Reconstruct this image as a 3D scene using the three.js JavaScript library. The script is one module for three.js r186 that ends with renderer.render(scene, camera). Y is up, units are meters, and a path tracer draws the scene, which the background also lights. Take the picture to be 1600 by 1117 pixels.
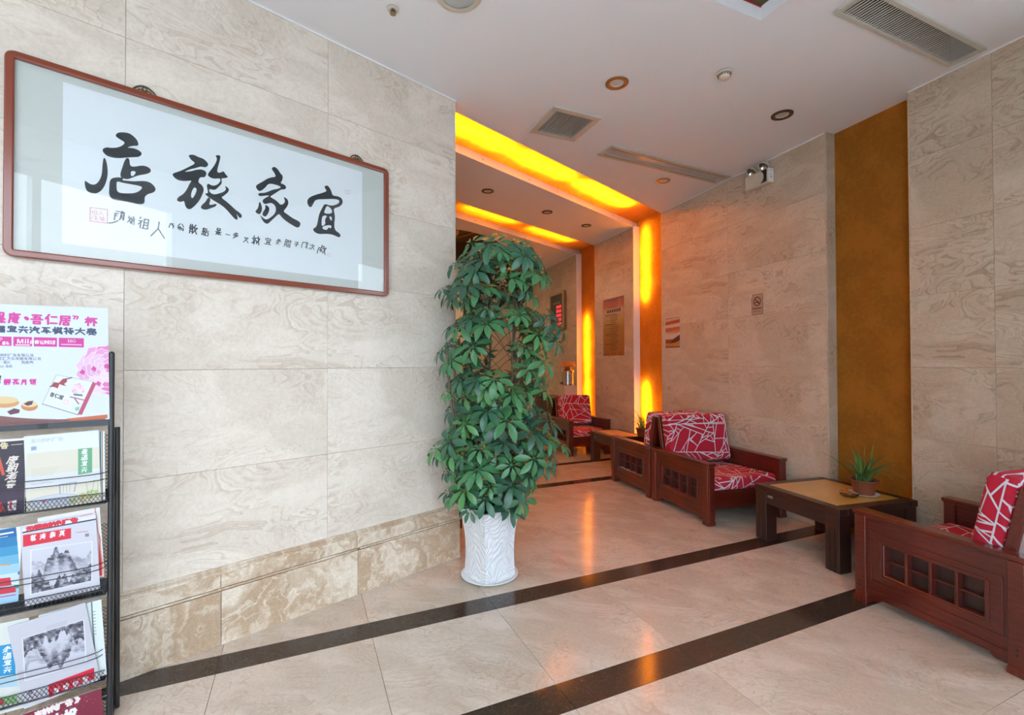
import * as THREE from 'three';
import { RoundedBoxGeometry } from 'three/addons/geometries/RoundedBoxGeometry.js';
import { mergeGeometries } from 'three/addons/utils/BufferGeometryUtils.js';
import { RectAreaLightUniformsLib } from 'three/addons/lights/RectAreaLightUniformsLib.js';

// ---------------------------------------------------------------- camera, sky, exposure
const scene = new THREE.Scene();
const W = 1600, H = 1117, F = 736.17, EYE = 1.55;
const camera = new THREE.PerspectiveCamera(2 * Math.atan(H / 2 / F) * 180 / Math.PI, W / H, 0.05, 200);
camera.position.set(0, EYE, 0);
camera.rotation.order = 'YXZ';
camera.rotation.set(0.654 * Math.PI / 180, -23.95 * Math.PI / 180, -0.186 * Math.PI / 180);
camera.updateMatrixWorld(true);
scene.background = new THREE.Color().setRGB(0.80, 0.93, 1.08);          // overcast daylight outside the glazed shop front
scene.backgroundIntensity = 6.6;
const renderer = new THREE.WebGLRenderer({ antialias: true });
renderer.toneMapping = THREE.LinearToneMapping;
renderer.toneMappingExposure = 1.2;
renderer.shadowMap.enabled = true;
RectAreaLightUniformsLib.init();

// ---------------------------------------------------------------- numbers of the place (metres)
const CH = 3.68;                                   // ceiling
const RISE = 0.085;                                // depth of the ceiling slots and of the coffer
const rightX = (z) => 4.43 + 0.09 * (-2.77 - z);   // face of the right wall
const RB = Math.atan2(-1, -0.09);                  // turn of things that hang on the right wall
const LN = new THREE.Vector3(0.3525, 0, 0.9358), LD = new THREE.Vector3(0.9358, 0, -0.3525);
const LC = -3.03, LB = Math.atan2(0.3525, 0.9358); // left wall: plane LN.p = LC
const V = (x, y, z) => new THREE.Vector3(x, y, z);
const leftPoint = (s, y, out = 0) => LN.clone().multiplyScalar(LC + out).addScaledVector(LD, s).setY(y);

// photo pixel -> ray -> point on a plane
function ray(px, py) { return V((px - W / 2) / F, -(py - H / 2) / F, -1).applyQuaternion(camera.quaternion); }
function hit(px, py, n, c) { const d = ray(px, py), o = camera.position; return o.clone().addScaledVector(d, (c - n.dot(o)) / n.dot(d)); }

// ---------------------------------------------------------------- random numbers and noise
let seed = 7;
const srand = (s) => { seed = s; };
const rnd = () => { seed = (seed + 0x6d2b79f5) | 0; let t = Math.imul(seed ^ (seed >>> 15), 1 | seed); t = (t + Math.imul(t ^ (t >>> 7), 61 | t)) ^ t; return ((t ^ (t >>> 14)) >>> 0) / 4294967296; };
const rr = (a, b) => a + (b - a) * rnd();
const mixn = (a, b, t) => a + (b - a) * t, clamp = (x, a = 0, b = 1) => Math.min(b, Math.max(a, x));
const sstep = (a, b, x) => { const t = clamp((x - a) / (b - a)); return t * t * (3 - 2 * t); };
const LAT = 256, lattice = new Float32Array(LAT * LAT);
srand(11); for (let i = 0; i < lattice.length; i++) lattice[i] = rnd() * 2 - 1;
function vnoise(x, y, per, off) {   // value noise with period `per` lattice cells
  const ix = Math.floor(x), iy = Math.floor(y), fx = x - ix, fy = y - iy, m = (a) => ((a % per) + per) % per;
  const x0 = (m(ix) + off) & 255, x1 = (m(ix + 1) + off) & 255, y0 = (m(iy) + off * 3) & 255, y1 = (m(iy + 1) + off * 3) & 255;
  const u = fx * fx * (3 - 2 * fx), v = fy * fy * (3 - 2 * fy);
  const a = lattice[y0 * 256 + x0], b = lattice[y0 * 256 + x1], c = lattice[y1 * 256 + x0], d = lattice[y1 * 256 + x1];
  return a + (b - a) * u + (c - a) * v + (a - b - c + d) * u * v;
}
function fbm(x, y, per, oct, off) { let s = 0, a = 0.5; for (let i = 0; i < oct; i++) { s += a * vnoise(x, y, per, off + i * 17); x *= 2; y *= 2; per *= 2; a *= 0.5; } return s; }

function dataTex(n, metres, f, srgb = true) {
  const d = new Uint8Array(n * n * 4);
  for (let j = 0; j < n; j++) for (let i = 0; i < n; i++) {
    const c = f(i / n, j / n), k = (j * n + i) * 4;
    if (typeof c === 'number') d[k] = d[k + 1] = d[k + 2] = clamp(c) * 255; else { d[k] = clamp(c[0] / 255) * 255; d[k + 1] = clamp(c[1] / 255) * 255; d[k + 2] = clamp(c[2] / 255) * 255; }
    d[k + 3] = 255;
  }
  const t = new THREE.DataTexture(d, n, n);
  t.wrapS = t.wrapT = THREE.RepeatWrapping; t.magFilter = THREE.LinearFilter; t.minFilter = THREE.LinearMipmapLinearFilter; t.generateMipmaps = true;
  if (srgb) t.colorSpace = THREE.SRGBColorSpace;
  t.repeat.set(1 / metres, 1 / metres); t.needsUpdate = true;
  return t;
}
const mix3 = (a, b, t) => [mixn(a[0], b[0], t), mixn(a[1], b[1], t), mixn(a[2], b[2], t)];

// stone of the walls: cream ground with thin swirling brown seams
const stoneOf = (lo, hi, seam, much) => dataTex(1024, 2.2, (u, v) => {
  const x = u * 3, y = v * 6;
  const wx = fbm(x, y, 3, 4, 3) * 1.3, wy = fbm(x + 0.37, y, 3, 4, 91) * 1.0;
  const n = fbm(x + wx, y + wy, 3, 5, 31), k1 = n * 8, r1 = k1 - Math.floor(k1);                      // layered flow lines: each band darkens towards its edge
  const m = fbm((x + wx) * 3 + 0.2, (y + wy) * 3, 9, 4, 63), k2 = m * 6, r2 = k2 - Math.floor(k2);
  const where = sstep(-0.2, 0.3, fbm(x * 2, y * 2, 6, 3, 150)), where2 = sstep(-0.15, 0.3, fbm(x * 3 + 1, y * 3, 9, 3, 170));
  const band = (r) => Math.pow(r, 4) * sstep(1, 0.95, r);
  const line = band(r1) * (0.15 + 0.5 * where) + band(r2) * 0.5 * where2;
  const cloud = fbm(x * 2 + wx, y * 2 + wy, 6, 5, 201);
  const c = mix3(lo, hi, sstep(-0.4, 0.4, cloud));
  const g = vnoise(u * 256, v * 256, 256, 9) * 4 + vnoise(u * 128, v * 128, 128, 49) * 3;
  return mix3(c, seam, clamp(line * much)).map((q) => q + g);
});
const wallStone = stoneOf([212, 200, 185], [223, 212, 198], [170, 150, 126], 0.8);
const wallStoneDim = stoneOf([188, 170, 148], [202, 186, 165], [138, 116, 93], 0.95);   // more strongly seamed; also darkened in colour for the right wall's dimmer light
// polished floor stone: same family with slanting streaks
const floorStone = dataTex(1024, 2.4, (u, v) => {
  const x = u * 4, y = v * 4;
  const wx = fbm(x, y, 4, 4, 33) * 1.1, wy = fbm(x, y, 4, 4, 121) * 1.1;
  const a = x + y, b = (x - y) * 2;
  const n = fbm(a + wx, b + wy, 4, 5, 77), k1 = n * 7, r1 = k1 - Math.floor(k1), m = fbm((x + wx) * 4, (y + wy) * 4, 16, 4, 12), k2 = m * 5, r2 = k2 - Math.floor(k2), band = (r) => Math.pow(r, 5) * sstep(1, 0.95, r);
  const c = mix3([202, 184, 166], [216, 200, 184], sstep(-0.4, 0.45, fbm(a * 2 + wx, b * 2, 8, 4, 60)));
  const w1 = sstep(-0.1, 0.3, fbm(x * 2, y * 2, 8, 3, 140)), w2 = sstep(0, 0.3, fbm(x * 3, y * 3, 12, 3, 190));
  const line = band(r1) * (0.15 + 0.45 * w1) + band(r2) * 0.55 * w2;
  const g = vnoise(u * 256, v * 256, 256, 19) * 5;
  return mix3(c, [156, 130, 110], clamp(line * 0.6)).map((q) => q + g);
});
// brown plinth marble with pale clouds and white threads
const plinthStone = dataTex(1024, 1.6, (u, v) => {
  const x = u * 6, y = v * 6, wx = fbm(x, y, 6, 5, 13) * 1.3, wy = fbm(x, y, 6, 5, 171) * 1.3;
  const cl = sstep(-0.3, 0.35, fbm(x + wx, y + wy, 6, 6, 90)), mot = fbm((x + wx) * 4, (y + wy) * 4, 24, 5, 21), fine = fbm(x * 12, y * 12, 72, 3, 41), m = fbm(x * 0.5 + wx, y * 0.5 + wy, 3, 4, 181);
  const c = mix3([180, 155, 128], [212, 197, 176], clamp(cl * 0.7 + mot * 0.9 + 0.1));
  const k = clamp(sstep(0.05, 0.3, mot * 0.6 + fine * 0.7) * 0.28 + sstep(0.02, 0, Math.abs(m)) * 0.45);
  return mix3(c, [234, 225, 209], k).map((q) => q + vnoise(u * 256, v * 256, 256, 29) * 8);
});
const darkStone = dataTex(512, 0.6, (u, v) => {
  const x = u * 12, y = v * 12, wx = fbm(x, y, 12, 3, 15), n = vnoise((x + wx * 2) * 2, (y + wx) * 2, 24, 61) + 0.5 * vnoise((x + wx * 2) * 4, (y - wx) * 4, 48, 71);
  const k = sstep(0.05, 0, Math.abs(n)) * sstep(-0.1, 0.3, fbm(x, y, 12, 3, 88)) * 0.55 + 0.22 * Math.max(0, vnoise(u * 128, v * 128, 128, 39));
  return mix3([62, 50, 43], [150, 132, 114], clamp(k));
});
const grainBump = dataTex(256, 0.25, (u, v) => 0.5 + 0.5 * fbm(u * 8, v * 8, 8, 4, 77), false);
const woodTex = (dark, light, n = 512) => dataTex(n, 0.5, (u, v) => {
  const w = fbm(u * 3, v * 3, 3, 3, 44) * 0.8, s = fbm(u * 48 , v * 3 + w, 3 * 1, 4, 12), r = 0.5 + 0.5 * Math.sin((u * 14 + w * 3) * 6.283);
  return mix3(dark, light, clamp(0.45 + 0.7 * s + 0.25 * (r - 0.5))).map((q) => q + vnoise(u * 128, v * 16, 16, 5) * 5);
});
const redWood = woodTex([74, 17, 8], [114, 32, 13]);
const brownWood = woodTex([42, 19, 14], [64, 31, 23]);
const goldWood = woodTex([208, 158, 74], [236, 194, 108]);
const goldLeaf = dataTex(512, 1.4, (u, v) => {
  const x = u * 8, y = v * 8, a = fbm(x, y, 8, 5, 66), b = fbm(x * 8, y * 8, 64, 3, 140), line = sstep(0.02, 0, Math.abs(vnoise(x + a * 2, y + b, 8, 25)));
  return mix3([232, 170, 56], [244, 186, 68], sstep(-0.5, 0.5, a + 0.7 * b)).map((q, i) => q - line * [14, 18, 8][i]);
});

// ---------------------------------------------------------------- materials
const std = (o) => new THREE.MeshStandardMaterial(o), phys = (o) => new THREE.MeshPhysicalMaterial(o);
const lin = (r, g, b) => new THREE.Color().setRGB(r, g, b);
const M = {
  wall: phys({ map: wallStone, roughness: 0.34, specularIntensity: 0.7 }),
  wallDim: phys({ map: wallStoneDim, roughness: 0.34, specularIntensity: 0.7 }),
  floor: phys({ map: floorStone, roughness: 0.13, bumpMap: grainBump, bumpScale: 0.00012 }),
  stripe: phys({ map: darkStone, roughness: 0.13, bumpMap: grainBump, bumpScale: 0.00012 }),
  plinth: phys({ map: plinthStone, roughness: 0.3 }),
  grout: std({ color: lin(0.30, 0.26, 0.22), roughness: 0.9 }),
  paint: std({ color: lin(0.80, 0.80, 0.81), roughness: 0.85 }),
  trim: std({ color: lin(0.78, 0.77, 0.75), roughness: 0.6 }),
  core: std({ color: lin(0.5, 0.48, 0.45), roughness: 0.9 }),
  amber: phys({ map: goldLeaf, color: lin(1, 1, 1), roughness: 1, transmission: 0.8, thickness: 0, specularIntensity: 0.3 }),
  boxWhite: std({ color: lin(0.8, 0.8, 0.8), roughness: 0.9 }),
  red: phys({ map: redWood, roughness: 0.36, clearcoat: 0.6, clearcoatRoughness: 0.18 }),
  brown: phys({ map: brownWood, roughness: 0.4, clearcoat: 0.4, clearcoatRoughness: 0.25 }),
  goldTop: phys({ map: goldWood, roughness: 0.3, clearcoat: 0.5, clearcoatRoughness: 0.2 }),
  dark: std({ color: lin(0.012, 0.008, 0.007), roughness: 0.55 }),
  black: phys({ color: lin(0.012, 0.014, 0.017), roughness: 0.35, metalness: 0.2, clearcoat: 0.4 }),
  steel: std({ color: lin(0.55, 0.55, 0.55), roughness: 0.25, metalness: 1 }),
  bronze: std({ color: lin(0.12, 0.085, 0.045), roughness: 0.45, metalness: 0.7 }),
  brass: std({ color: lin(0.36, 0.25, 0.12), roughness: 0.35, metalness: 0.8 }),
  ivory: std({ color: lin(0.62, 0.55, 0.44), roughness: 0.5 }),
  ventPlastic: std({ color: lin(0.55, 0.51, 0.43), roughness: 0.55 }),
  white: std({ color: lin(0.8, 0.8, 0.8), roughness: 0.5 }),
  glass: phys({ color: lin(1, 1, 1), roughness: 0.0, transmission: 1, thickness: 0, ior: 1.5 }),
  pictureGlass: phys({ color: lin(1, 1, 1), roughness: 0.0, transmission: 1, thickness: 0, ior: 1.5, specularIntensity: 0.45 }),
  cofferBrown: std({ color: lin(0.085, 0.06, 0.02), roughness: 0.5 }),
  duct: std({ color: lin(0.32, 0.32, 0.31), roughness: 0.6, side: THREE.DoubleSide }),
  frosted: std({ color: lin(0.5, 0.53, 0.53), roughness: 0.35 }),
  soil: std({ color: lin(0.03, 0.02, 0.014), roughness: 1 }),
  terra: std({ color: lin(0.23, 0.062, 0.028), roughness: 0.6 }),
};

// ---------------------------------------------------------------- building helpers
const names = new Map();
function numbered(n) { const k = names.get(n) || 0; names.set(n, k + 1); return k ? n + '_' + String(k).padStart(3, '0') : n; }
function shadow(m) { m.castShadow = m.receiveShadow = true; return m; }
function mesh(name, geo, mat, parent) { const m = shadow(new THREE.Mesh(geo, mat)); m.name = parent === scene ? numbered(name) : name; parent.add(m); return m; }
function tag(o, label, category, group) { o.userData.label = label; o.userData.category = category; if (group) o.userData.group = group; return o; }
function thing(name, label, category, pos, turn = 0, group) { const g = new THREE.Group(); g.name = numbered(name); g.position.copy(pos); g.rotation.y = turn; scene.add(g); return tag(g, label, category, group); }
function struct(name, o) { o.name = name; o.userData.kind = 'structure'; scene.add(o); return o; }
function uvMetres(g, ou = 0, ov = 0, swap = false) {   // uv in metres by the way each face points
  const gg = g.index ? g.toNonIndexed() : g, p = gg.attributes.position, n = gg.attributes.normal, uv = new Float32Array(p.count * 2);
  for (let i = 0; i < p.count; i += 3) {
    const ax = Math.abs(n.getX(i) + n.getX(i + 1) + n.getX(i + 2)), ay = Math.abs(n.getY(i) + n.getY(i + 1) + n.getY(i + 2)), az = Math.abs(n.getZ(i) + n.getZ(i + 1) + n.getZ(i + 2));
    for (let k = i; k < i + 3; k++) {
      let a, b;
      if (ay >= ax && ay >= az) { a = p.getX(k); b = p.getZ(k); } else if (ax >= az) { a = p.getZ(k); b = p.getY(k); } else { a = p.getX(k); b = p.getY(k); }
      if (swap) [a, b] = [b, a];
      uv[k * 2] = a + ou; uv[k * 2 + 1] = b + ov;
    }
  }
  gg.setAttribute('uv', new THREE.BufferAttribute(uv, 2));
  return gg;
}
const box = (w, h, d, x = 0, y = 0, z = 0, ou, ov, swap) => uvMetres(new THREE.BoxGeometry(w, h, d).translate(x, y, z), ou ?? 0, ov ?? 0, swap);
const rbox = (w, h, d, r, x = 0, y = 0, z = 0, swap) => uvMetres(new RoundedBoxGeometry(w, h, d, 2, r).translate(x, y, z), 0, 0, swap);
const merge = (list) => mergeGeometries(list.map((g) => { const q = g.index ? g.toNonIndexed() : g; for (const k of Object.keys(q.attributes)) if (!['position', 'normal', 'uv'].includes(k)) q.deleteAttribute(k); return q; }), false);
const lathe = (pts, seg = 32) => new THREE.LatheGeometry(pts.map(([x, y]) => new THREE.Vector2(x, y)), seg);
function rod(a, b, r, seg = 8) { const d = b.clone().sub(a), g = new THREE.CylinderGeometry(r, r, d.length(), seg); g.applyQuaternion(new THREE.Quaternion().setFromUnitVectors(V(0, 1, 0), d.clone().normalize())); const c = a.clone().add(b).multiplyScalar(0.5); return g.translate(c.x, c.y, c.z); }
const tube = (pts, r, n = 16, seg = 6) => new THREE.TubeGeometry(new THREE.CatmullRomCurve3(pts), n, r, seg, false);
// ================================================================ the setting
// ---- floor: polished slabs with dark stripes, joints recessed
{
  const floor = struct('floor', new THREE.Group());
  mesh('floor_bed', box(14.4, 0.2, 13.1, 1.2, -0.122, -5.55), M.grout, floor);
  const rows = [[0.92, 0.16], [0.16, -0.31], [-0.31, -1.07], [-1.07, -1.83], [-1.83, -2.01, 1], [-2.01, -2.77], [-2.77, -2.94, 1], [-2.94, -3.69], [-3.69, -4.45], [-4.45, -5.2], [-5.2, -5.36, 1], [-5.36, -6.23], [-6.23, -6.36, 1]];
  for (let z = -6.36; z > -12; z -= 0.757) rows.push([z, z - 0.757]);
  const step = 0.757, gap = 0.0022; srand(5);
  for (const [z0, z1, dark] of rows) for (let k = -7; k < 11; k++) {
    const x0 = 0.362 + k * step; if (x0 > (z1 > -1.2 ? 8 : 5.3) || x0 < -5.5) continue;
    const w = step - gap, d = z0 - z1 - gap;
    mesh(dark ? 'dark_slab' : 'slab', uvMetres(new THREE.BoxGeometry(w, 0.02, d), rr(0, 9), rr(0, 9)), dark ? M.stripe : M.floor, floor).position.set(x0 + step / 2, -0.01 - (dark ? 0.0002 : 0), (z0 + z1) / 2);
  }
}
// ---- left wall (slanting), stone slabs on a core, with its plinth
{
  const wall = struct('wall_left', new THREE.Group());
  wall.position.copy(leftPoint(0, 0)); wall.rotation.y = LB;
  const s0 = -4.85, s1 = 2.35;
  mesh('wall_core', box(s1 - s0 - 0.01, CH, 0.2, (s0 + s1) / 2, CH / 2, -0.122), M.core, wall);
  const ys = [0, 0.405, 0.962, 1.518, 2.075, 2.632, 3.189, CH], xs = [s0, -3.85, -2.82, -1.79, -0.76, 0.27, 1.30, s1], gap = 0.0013; srand(21);
  for (let i = 0; i < xs.length - 1; i++) for (let j = 0; j < ys.length - 1; j++)
    mesh('slab', uvMetres(new RoundedBoxGeometry(xs[i + 1] - xs[i] - gap, ys[j + 1] - ys[j] - gap, 0.022, 1, 0.001), rr(0, 8), rr(0, 8)), M.wall, wall).position.set((xs[i] + xs[i + 1]) / 2, (ys[j] + ys[j + 1]) / 2, -0.011);
  mesh('end_slab', uvMetres(new THREE.BoxGeometry(0.022, CH, 0.222), 3.3, 1.7), M.wall, wall).position.set(s1 - 0.011, CH / 2, -0.111);
  const tr = mesh('ceiling_bead', box(s1 - s0, 0.012, 0.012, (s0 + s1) / 2, CH - 0.006, 0.006), M.trim, wall);
  // plinth
  const base = struct('baseboard_left', new THREE.Group());
  base.position.copy(wall.position); base.rotation.y = LB;
  const js = [s0, -4.17, -3.36, -2.55, -1.74, -0.93, -0.12, 0.69, 1.49, 2.36];
  for (let i = 0; i < js.length - 1; i++) {
    const w = js[i + 1] - js[i] - 0.002, x = (js[i] + js[i + 1]) / 2;
    mesh('plinth_slab', uvMetres(new RoundedBoxGeometry(w, 0.294, 0.04, 1, 0.002), rr(0, 5), rr(0, 5)), M.plinth, base).position.set(x, 0.147, 0.02);
    mesh('upper_slab', uvMetres(new RoundedBoxGeometry(w, 0.078, 0.03, 1, 0.002), rr(0, 5), rr(0, 5)), M.plinth, base).position.set(x, 0.349, 0.015);
    const lip = mesh('ledge', uvMetres(new RoundedBoxGeometry(w + 0.002, 0.012, 0.034, 2, 0.004), rr(0, 5), rr(0, 5)), M.plinth, base); lip.position.set(x + (i === js.length - 2 ? 0.02 : 0), 0.302, 0.019);
    const prof = new THREE.Shape(); prof.moveTo(0, 0); prof.lineTo(0.034, 0); prof.quadraticCurveTo(0.034, 0.010, 0.026, 0.012); prof.lineTo(0.026, 0.016); prof.quadraticCurveTo(0.012, 0.018, 0.008, 0.028); prof.lineTo(0, 0.030); prof.lineTo(0, 0);
    const cap = new THREE.ExtrudeGeometry(prof, { depth: w + 0.002, bevelEnabled: false, curveSegments: 6 }).rotateY(-Math.PI / 2);
    // profile x -> wall outwards (z), extrude -> along x
    cap.applyMatrix4(new THREE.Matrix4().makeRotationY(Math.PI));
    const capG = uvMetres(new THREE.ExtrudeGeometry(prof, { depth: w + 0.002, bevelEnabled: false, curveSegments: 6 }).applyMatrix4(new THREE.Matrix4().makeBasis(V(0, 0, 1), V(0, 1, 0), V(-1, 0, 0))), rr(0, 5), rr(0, 5));
    mesh('cap_moulding', capG, M.plinth, base).position.set(x + w / 2, 0.388, 0);
  }
}
// ---- right wall: stone panels standing proud of amber light slots and an unlit amber niche
const rightDir = V(-0.09, 0, 1).normalize();            // along the wall towards the street
const rightAt = (z, y, out = 0) => V(rightX(z), y, z).addScaledVector(V(-1, 0, -0.09).normalize(), out);
const wallRight = struct('wall_right', new THREE.Group());
{
  const ys = [0, 0.41, 0.96, 1.505, 2.06, 2.585, 3.13, CH];
  const put = (zNear, zFar, joints) => {                 // one proud panel of slabs from zNear to zFar
    const zs = [zNear, ...joints, zFar]; srand(Math.round(-zFar * 100));
    for (let i = 0; i < zs.length - 1; i++) for (let j = 0; j < ys.length - 1; j++) {
      const a = zs[i], b = zs[i + 1], w = Math.hypot(a - b, 0.09 * (a - b)) - 0.0013, mid = (a + b) / 2;
      const m = mesh('slab', uvMetres(new RoundedBoxGeometry(w, ys[j + 1] - ys[j] - 0.0013, 0.022, 1, 0.001), rr(0, 8), rr(0, 8)), M.wallDim, wallRight);
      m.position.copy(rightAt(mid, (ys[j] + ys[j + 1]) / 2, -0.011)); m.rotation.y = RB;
    }
    const L = Math.hypot(zNear - zFar, 0.09 * (zNear - zFar)), c = mesh('panel_core', box(L - 0.004, CH, 0.085), M.core, wallRight);
    c.position.copy(rightAt((zNear + zFar) / 2, CH / 2, -0.0655)); c.rotation.y = RB;
    for (const z of [zNear, zFar]) {                     // stone return on the panel's end
      const e = mesh('end_slab', uvMetres(new THREE.BoxGeometry(0.012, CH, 0.108), rr(0, 8), rr(0, 8)), zNear < -5 && z === zNear ? M.trim : M.wallDim, wallRight);
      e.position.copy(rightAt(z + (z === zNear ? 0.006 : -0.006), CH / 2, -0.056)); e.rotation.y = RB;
    }
    const bead = mesh('ceiling_bead', box(L, 0.01, 0.01), M.trim, wallRight); bead.position.copy(rightAt((zNear + zFar) / 2, CH - 0.005, 0.005)); bead.rotation.y = RB;
  };
  put(-1.0, -2.104, [-1.6]);
  put(-2.80, -5.233, [-4.0]);
  put(-5.947, -7.163, []);
  put(-7.903, -11.9, [-9.0, -10.1, -11.2]);
  const back = mesh('wall_back_layer', box(11.1, CH + 0.6, 0.16), M.core, wallRight); back.position.copy(rightAt(-6.5, CH / 2 + 0.3, -0.60)); back.rotation.y = RB;
}
// ---- amber sheets: niche (unlit), wall slots and ceiling slots (lit by tubes behind them)
function wallSheet(z0, z1, label) {
  const L = Math.hypot(z0 - z1, 0.09 * (z0 - z1)) + 0.1;
  const m = mesh('amber_sheet', uvMetres(new THREE.BoxGeometry(L, CH + RISE, 0.004), -z0, 0), M.amber, wallRight);
  m.position.copy(rightAt((z0 + z1) / 2, (CH + RISE) / 2, -0.112)); m.rotation.y = RB; m.userData.label = label;
}
wallSheet(-2.104, -2.80, 'unlit brown gold sheet in the wall niche');
wallSheet(-5.233, -5.947, 'glowing amber sheet of the wall slot');
wallSheet(-7.163, -7.903, 'glowing amber sheet of the far wall slot');
{ // white-painted boxes that hold the tubes behind the wall sheets (the one behind the niche is bare and dark)
  for (const [z0, z1] of [[-5.18, -6.0], [-7.11, -7.95]]) for (const z of [z0, z1]) {
    const s = mesh('slot_side', box(0.012, CH + 0.3, 0.36), M.boxWhite, wallRight); s.position.copy(rightAt(z, (CH + 0.3) / 2, -0.30)); s.rotation.y = RB;
  }
}
// ---- ceiling with two slots, the coffer and the round recess at the back
const slot1 = { near: (x) => -3.83 - 0.4117 * (x - 1.20), far: (x) => -4.55 - 0.4302 * (x - 1.42) };
const slot2 = { near: (x) => -5.95 - 0.4190 * (x - 1.86), far: (x) => -6.61 - 0.4658 * (x - 2.06) };
const ductHoles = [[1.945, -3.445, 2.315, -3.805], [2.97, -1.615, 4.21, -1.77]];   // x0 z0 x1 z1: openings behind the two air grilles
const coffer = { x: 2.605, z: -2.03 };
{
  const path = (pts, P = THREE.Path) => { const s = new P(); pts.forEach(([x, z], i) => (i ? s.lineTo(x, -z) : s.moveTo(x, -z))); s.closePath(); return s; };
  const ex = (s, h, y) => new THREE.ExtrudeGeometry(s, { depth: h, bevelEnabled: false }).rotateX(-Math.PI / 2).translate(0, y, 0);
  const sh = path([[-5.6, 1.05], [8.3, 1.05], [8.3, -1.2], [5.6, -1.2], [5.6, -12], [-5.6, -12]], THREE.Shape);
  const q1 = [[0.75, slot1.near(0.75)], [4.79, slot1.near(4.79)], [4.86, slot1.far(4.86)], [0.75, slot1.far(0.75)]];
  const q2 = [[0.75, slot2.near(0.75)], [4.96, slot2.near(4.96)], [5.03, slot2.far(5.03)], [0.75, slot2.far(0.75)]];
  const qc = [[-0.8, coffer.z], [coffer.x, coffer.z], [coffer.x, 0.3], [-0.8, 0.3]];
  const round = []; for (let i = 0; i < 48; i++) { const a = i / 48 * 2 * Math.PI; round.push([2.05 + 1.5 * Math.cos(a), -8.68 + 1.5 * Math.sin(a)]); }
  for (const q of [q1, q2, qc, round, ...ductHoles.map(([a, b, c, d]) => [[a, b], [c, b], [c, d], [a, d]])]) sh.holes.push(path(q));
  const ceil = struct('ceiling', new THREE.Group());
  mesh('ceiling_board', uvMetres(ex(sh, RISE, CH)), M.paint, ceil);
  const panelOver = (q, grow, name, mat) => { const c = q.reduce((a, p) => [a[0] + p[0] / q.length, a[1] + p[1] / q.length], [0, 0]); const big = q.map(([x, z]) => { const d = Math.hypot(x - c[0], z - c[1]); return [x + (x - c[0]) / d * grow, z + (z - c[1]) / d * grow]; }); return mesh(name, uvMetres(ex(path(big, THREE.Shape), 0.004, CH + RISE + 0.0005)), mat, ceil); };
  const sheet1 = panelOver(q1, 0.06, 'amber_sheet', M.amber), sheet2 = panelOver(q2, 0.06, 'amber_sheet', M.amber);
  sheet1.userData.label = 'glowing amber sheet over the ceiling slot'; sheet2.userData.label = 'glowing amber sheet over the far ceiling slot';
  const sheetC = panelOver(qc, 0.06, 'coffer_sheet', M.cofferBrown); sheetC.userData.label = 'unlit brown sheet inside the ceiling coffer';
  // roof slab above everything, sides of the round recess
  mesh('roof_slab', box(14.4, 0.15, 13.4, 1.2, CH + 0.62, -5.45), M.core, ceil);
  const rim = new THREE.CylinderGeometry(1.5, 1.5, 0.4, 64, 1, true).translate(2.05, CH + RISE + 0.2, -8.68);
  const brownPaint = std({ color: lin(0.16, 0.075, 0.02), roughness: 0.5, side: THREE.DoubleSide });
  mesh('recess_side', rim, brownPaint, ceil);
  mesh('recess_top', new THREE.CylinderGeometry(1.52, 1.52, 0.02, 64).translate(2.05, CH + RISE + 0.41, -8.68), brownPaint, ceil);
  mesh('recess_ring', new THREE.TorusGeometry(1.05, 0.02, 8, 64).rotateX(Math.PI / 2).translate(2.05, CH + RISE + 0.38, -8.68), M.brass, ceil);
  // small screws in the white edge of the slots
  const screw = new THREE.CylinderGeometry(0.006, 0.006, 0.003, 8).rotateX(Math.PI / 2);
  for (const [s, xs] of [[slot1, [1.75, 2.45, 2.95, 3.75, 4.2]], [slot2, [2.4, 2.9, 3.5, 4.0, 4.5]]]) for (const x of xs) { const m = mesh('screw', screw, M.bronze, ceil); m.position.set(x, CH + 0.04, s.far(x) + 0.002); m.rotation.y = 0.4; }
  // red edging strip round the coffer sheet
  mesh('coffer_edging', box(3.3, 0.006, 0.008, coffer.x - 1.65, CH + RISE - 0.003, coffer.z + 0.004), std({ color: lin(0.35, 0.02, 0.02), roughness: 0.5 }), ceil);
  // white-painted light boxes over the slots
  for (const s of [slot1, slot2]) {
    const a = V(0.7, 0, (s.near(0.7) + s.far(0.7)) / 2), b = V(5.1, 0, (s.near(5.1) + s.far(5.1)) / 2), L = a.distanceTo(b), g = new THREE.Group();
    const turn = Math.atan2(-(b.z - a.z), b.x - a.x), c = a.clone().add(b).multiplyScalar(0.5);
    const lid = mesh('light_box_lid', box(L, 0.012, 0.9), M.boxWhite, ceil); lid.position.set(c.x, CH + 0.42, c.z); lid.rotation.y = turn;
    for (const k of [-1, 1]) { const w = mesh('light_box_side', box(L, 0.33, 0.012), M.boxWhite, ceil); const o = V(0, 0, 1).applyAxisAngle(V(0, 1, 0), turn).multiplyScalar(k * 0.44); w.position.set(c.x + o.x, CH + 0.255, c.z + o.z); w.rotation.y = turn; }
  }
}
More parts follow.
